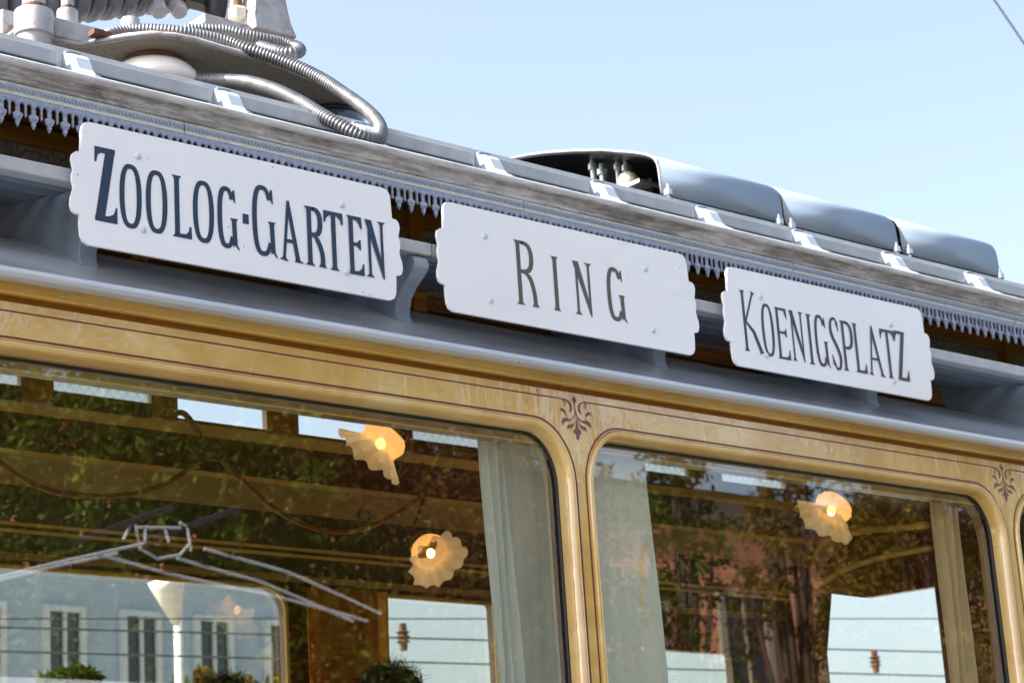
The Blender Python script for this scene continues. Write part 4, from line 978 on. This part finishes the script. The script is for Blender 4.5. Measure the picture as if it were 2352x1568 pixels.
# mirrored trees: positions by viewing direction, behind the photographer
def mt(u,v,Y): p=P(u,v,Y); return float(p[0]),-Y,float(p[2])
TG='street trees across the road behind the photographer'
defs=[(60,1200,14,'leaves_green',7.1,3.4,'dense green tree, nearest the left, reflected in the left window'),
(380,1150,15,'leaves_green',7.5,3.2,'broad green tree beside the nearest one, reflected in the left window'),
(650,1150,17,'leaves_rust',8.9,3.0,'tall golden brown tree reflected behind the signal cord'),
(880,1150,15,'leaves_rust',8.3,2.8,'rusty brown tree reflected around the middle lamp'),
(1090,1150,18,'leaves_rust',9.6,2.8,'brown tree reflected beside the sage curtain'),
(1535,1150,17,'leaves_green',8.6,1.3,'slim green tree reflected right of the pale blind'),
(1800,1150,21,'leaves_autumn',10.2,1.5,'thin golden tree reflected in front of the pink building'),
(2090,1150,18,'leaves_autumn',9.8,2.1,'golden tree reflected behind the lamp in the right window'),
(2170,1150,20,'leaves_autumn',10.6,2.8,'tall golden tree reflected near the beige curtain'),
(2360,1150,17,'leaves_green',9.6,2.2,'green tree reflected at the far right')]
for i,(u,v,Y,lf,h,cr,lab) in enumerate(defs):
    x_,y_,_=mt(u,v,Y); tree(x_,y_,h,cr,lf,lab,20+i,n=(11000 if cr<1.6 else 36000),size=.052,group=TG)
# bushes and poles beyond the tram
def bush(u,Y,zt,rw,leaf,label,seed,cat='shrub'):
    p=P(u,1500,Y); x=float(p[0]); rr=random.Random(seed)
    e=empty('shrub',(x,Y,0)); tag(e,label,cat,'shrubs beyond the tram')
    bl=[(x+rr.uniform(-rw,rw)*.7,Y+rr.uniform(-rw,rw)*.4,zt*rr.uniform(.45,.86),rw*rr.uniform(.3,.5)) for _ in range(9)]
    tr=MB()
    for b in bl: tr.tube([(x,Y,0),(x,Y,.6),(b[0],b[1],b[2])],[.05,.04,.01],5)
    tr.build('trunk','bark',e); leafmesh(leaf,2600,.11,bl,seed).build('foliage',leaf,e,clean=False)
bush(160,14,float(P(160,1395,14)[2])*1.0,.5,'leaves_green','slim bright green shrub seen low through the left part of the wide far window',51)
bush(265,13,float(P(265,1500,13)[2])*1.06,1.1,'leaves_green','low spreading green shrub behind the tram, left of the white post',52)
bush(470,14,float(P(470,1470,14)[2])*1.06,1.4,'leaves_yellow','yellow green shrub behind the tram, right of the white post',53)
bush(575,15,float(P(575,1470,15)[2])*1.06,1.2,'leaves_autumn','golden shrub behind the tram at the right end of the wide far window',54)
# street lamp with white cone
pz=P(409,1400,12); e=empty('street_lamp',(float(pz[0]),12,0)); tag(e,'white street lamp post with a tapered shade seen through the wide far window','street lamp')
x_=float(pz[0]); zt=float(P(409,1320,12)[2])
MB().tube([(x_,12,0),(x_,12,zt+.8)],.038,12).build('post','lamp_white',e,smooth=True)
q0=P(352,1332,12); q1=P(378,1423,12)
MB().lathe([(.0,0),(.15,0.),(.13,.08),(.04,.36),(0,.37)],(float(q0[0])+.12,12,float(q0[2])+.02),(.25,0,-1),24).build('lamp_shade','lamp_white',e,smooth=True)
MB().tube([(x_,12,zt+.3),(float(q0[0])+.1,12,zt+.1)],.03,8).build('arm','lamp_white',e)
# overhead wires
def wire(pts,label,r=.012,grp='overhead tram wires'):
    o=MB().tube(pts,r,6).build('overhead_wire','wire_dark'); tag(o,label,'wire',grp); return o
a=P(2280,-5,9); b_=P(2360,112,9); d=(b_-a)
wire([a-d*2,b_+d*2],'thin dark overhead wire crossing the sky at the top right corner',.011)
WY=11.
labs=['upper overhead wire behind the narrow far window, with a knobbly insulator','second overhead wire behind the narrow far window','lowest overhead wire behind the narrow far window']
for i,(v0,v1) in enumerate([(1465,1490),(1520,1545),(1432,1410)]):
    a=P(500,v0-12,WY);b_=P(2300,v1+10,WY); 
    wire([a+(a-b_)*1.0,b_+(b_-a)*1.0],labs[i],.008 if i<2 else .006)
for u,v,Y,lab in ((926,1462,WY,'small ceramic insulator on the overhead wire behind the narrow far window'),(2010,1518,WY,'small ceramic insulator on the overhead wire behind the right hand window')):
    p=P(u,v,Y); o=MB().lathe([(0,-.11),(.03,-.11),(.035,-.05),(.06,-.04),(.035,-.02),(.06,.0),(.035,.02),(.06,.04),(.035,.05),(.03,.11),(0,.11)],p,(0,0,1),12).build('line_insulator','rust_metal'); tag(o,lab,'insulator')
# second tram on the next track (its pantograph shows as a reflection)
YR=7.0
t2=empty('parked_tram',(8,-7,0)); tag(t2,'dark green tram standing on the opposite track with its pantograph raised','tram')
MB().box(1.,17.,-8.0,-6.0,.5,3.0).build('body','tram_green',t2,bevel=.06)
MB().sheet([(-8.05,2.98),(-7.9,3.12),(-7.0,3.2),(-6.1,3.12),(-5.95,2.98)],.8,17.2).build('roof','grey_roof_paint',t2,smooth=True)
for i in range(9):
    MB().box(1.6+i*1.7,2.9+i*1.7,-5.995,-5.97,1.6,2.6).build('side_window','window_dark',t2)
for x in (3,6,12,15): MB().lathe([(0,-.06),(.34,-.06),(.34,.06),(0,.06)],(x,-6.3,.36),(0,1,0),20).build('wheel','rail_steel',t2)
pn=MB()
def mp(u,v): p=P(u,v,YR); return (float(p[0]),-YR,float(p[2]))
def off(p,d): return (p[0],p[1]+d,p[2])
for dY in (-.14,.14):
    pn.tube([off(mp(-20,1330),dY),off(mp(150,1290),dY),off(mp(316,1255),dY)],.0095,8)
    pn.tube([off(mp(455,1265),dY),off(mp(650,1320),dY),off(mp(860,1412),dY)],.0095,8)
for L_ in ([(310,1195),(328,1200),(340,1258)],[(430,1195),(448,1205),(456,1260)],[(330,1207),(432,1207)],[(318,1196),(300,1235)],[(345,1258),(380,1277),(430,1268),(452,1245)],[(352,1207),(350,1240)],[(395,1207),(405,1240)],[(240,1268),(400,1310),(640,1360),(860,1420)]):
    pn.tube([mp(*q) for q in L_],.0095,8)
pn.build('pantograph_frame','grey_trim_paint',t2)
bw=MB(); bw.tube([off(mp(305,1198),-.5),off(mp(305,1198),.5)],.02,6); bw.tube([off(mp(452,1203),-.5),off(mp(452,1203),.5)],.02,6); bw.build('collector_bow','black_iron',t2)

# ================================================================== light
az=Vector((-1.,.34)); el=math.radians(43)
az.normalize(); sd=Vector((az.x*math.cos(el),az.y*math.cos(el),math.sin(el)))
W=bpy.data.worlds.new('World'); SC.world=W; W.use_nodes=True; nt=W.node_tree; nt.nodes.clear()
sk=nt.nodes.new('ShaderNodeTexSky'); sk.sky_type='NISHITA'; sk.sun_disc=False; sk.sun_elevation=el; sk.sun_rotation=math.atan2(sd.x,sd.y)
sk.air_density=1.0; sk.dust_density=4.0; sk.ozone_density=.4
bg=nt.nodes.new('ShaderNodeBackground'); bg.inputs[1].default_value=.12
ou=nt.nodes.new('ShaderNodeOutputWorld'); hs_=nt.nodes.new('ShaderNodeHueSaturation'); hs_.inputs['Saturation'].default_value=.84; nt.links.new(sk.outputs[0],hs_.inputs['Color']); nt.links.new(hs_.outputs[0],bg.inputs[0]); nt.links.new(bg.outputs[0],ou.inputs[0])
sl=bpy.data.lights.new('sun','SUN'); sl.energy=5.0; sl.angle=math.radians(.5); sl.color=(1,.95,.86)
so=bpy.data.objects.new('sun',sl); COL.objects.link(so); so.rotation_euler=sd.to_track_quat('Z','Y').to_euler()
SC.view_settings.view_transform='Standard'; SC.view_settings.look='None'; SC.view_settings.exposure=1.68; SC.view_settings.gamma=1
SC.cycles.max_bounces=12; SC.cycles.transparent_max_bounces=24; SC.cycles.glossy_bounces=6
SC.cycles.sample_clamp_indirect=6
SC.cycles.use_denoising=True
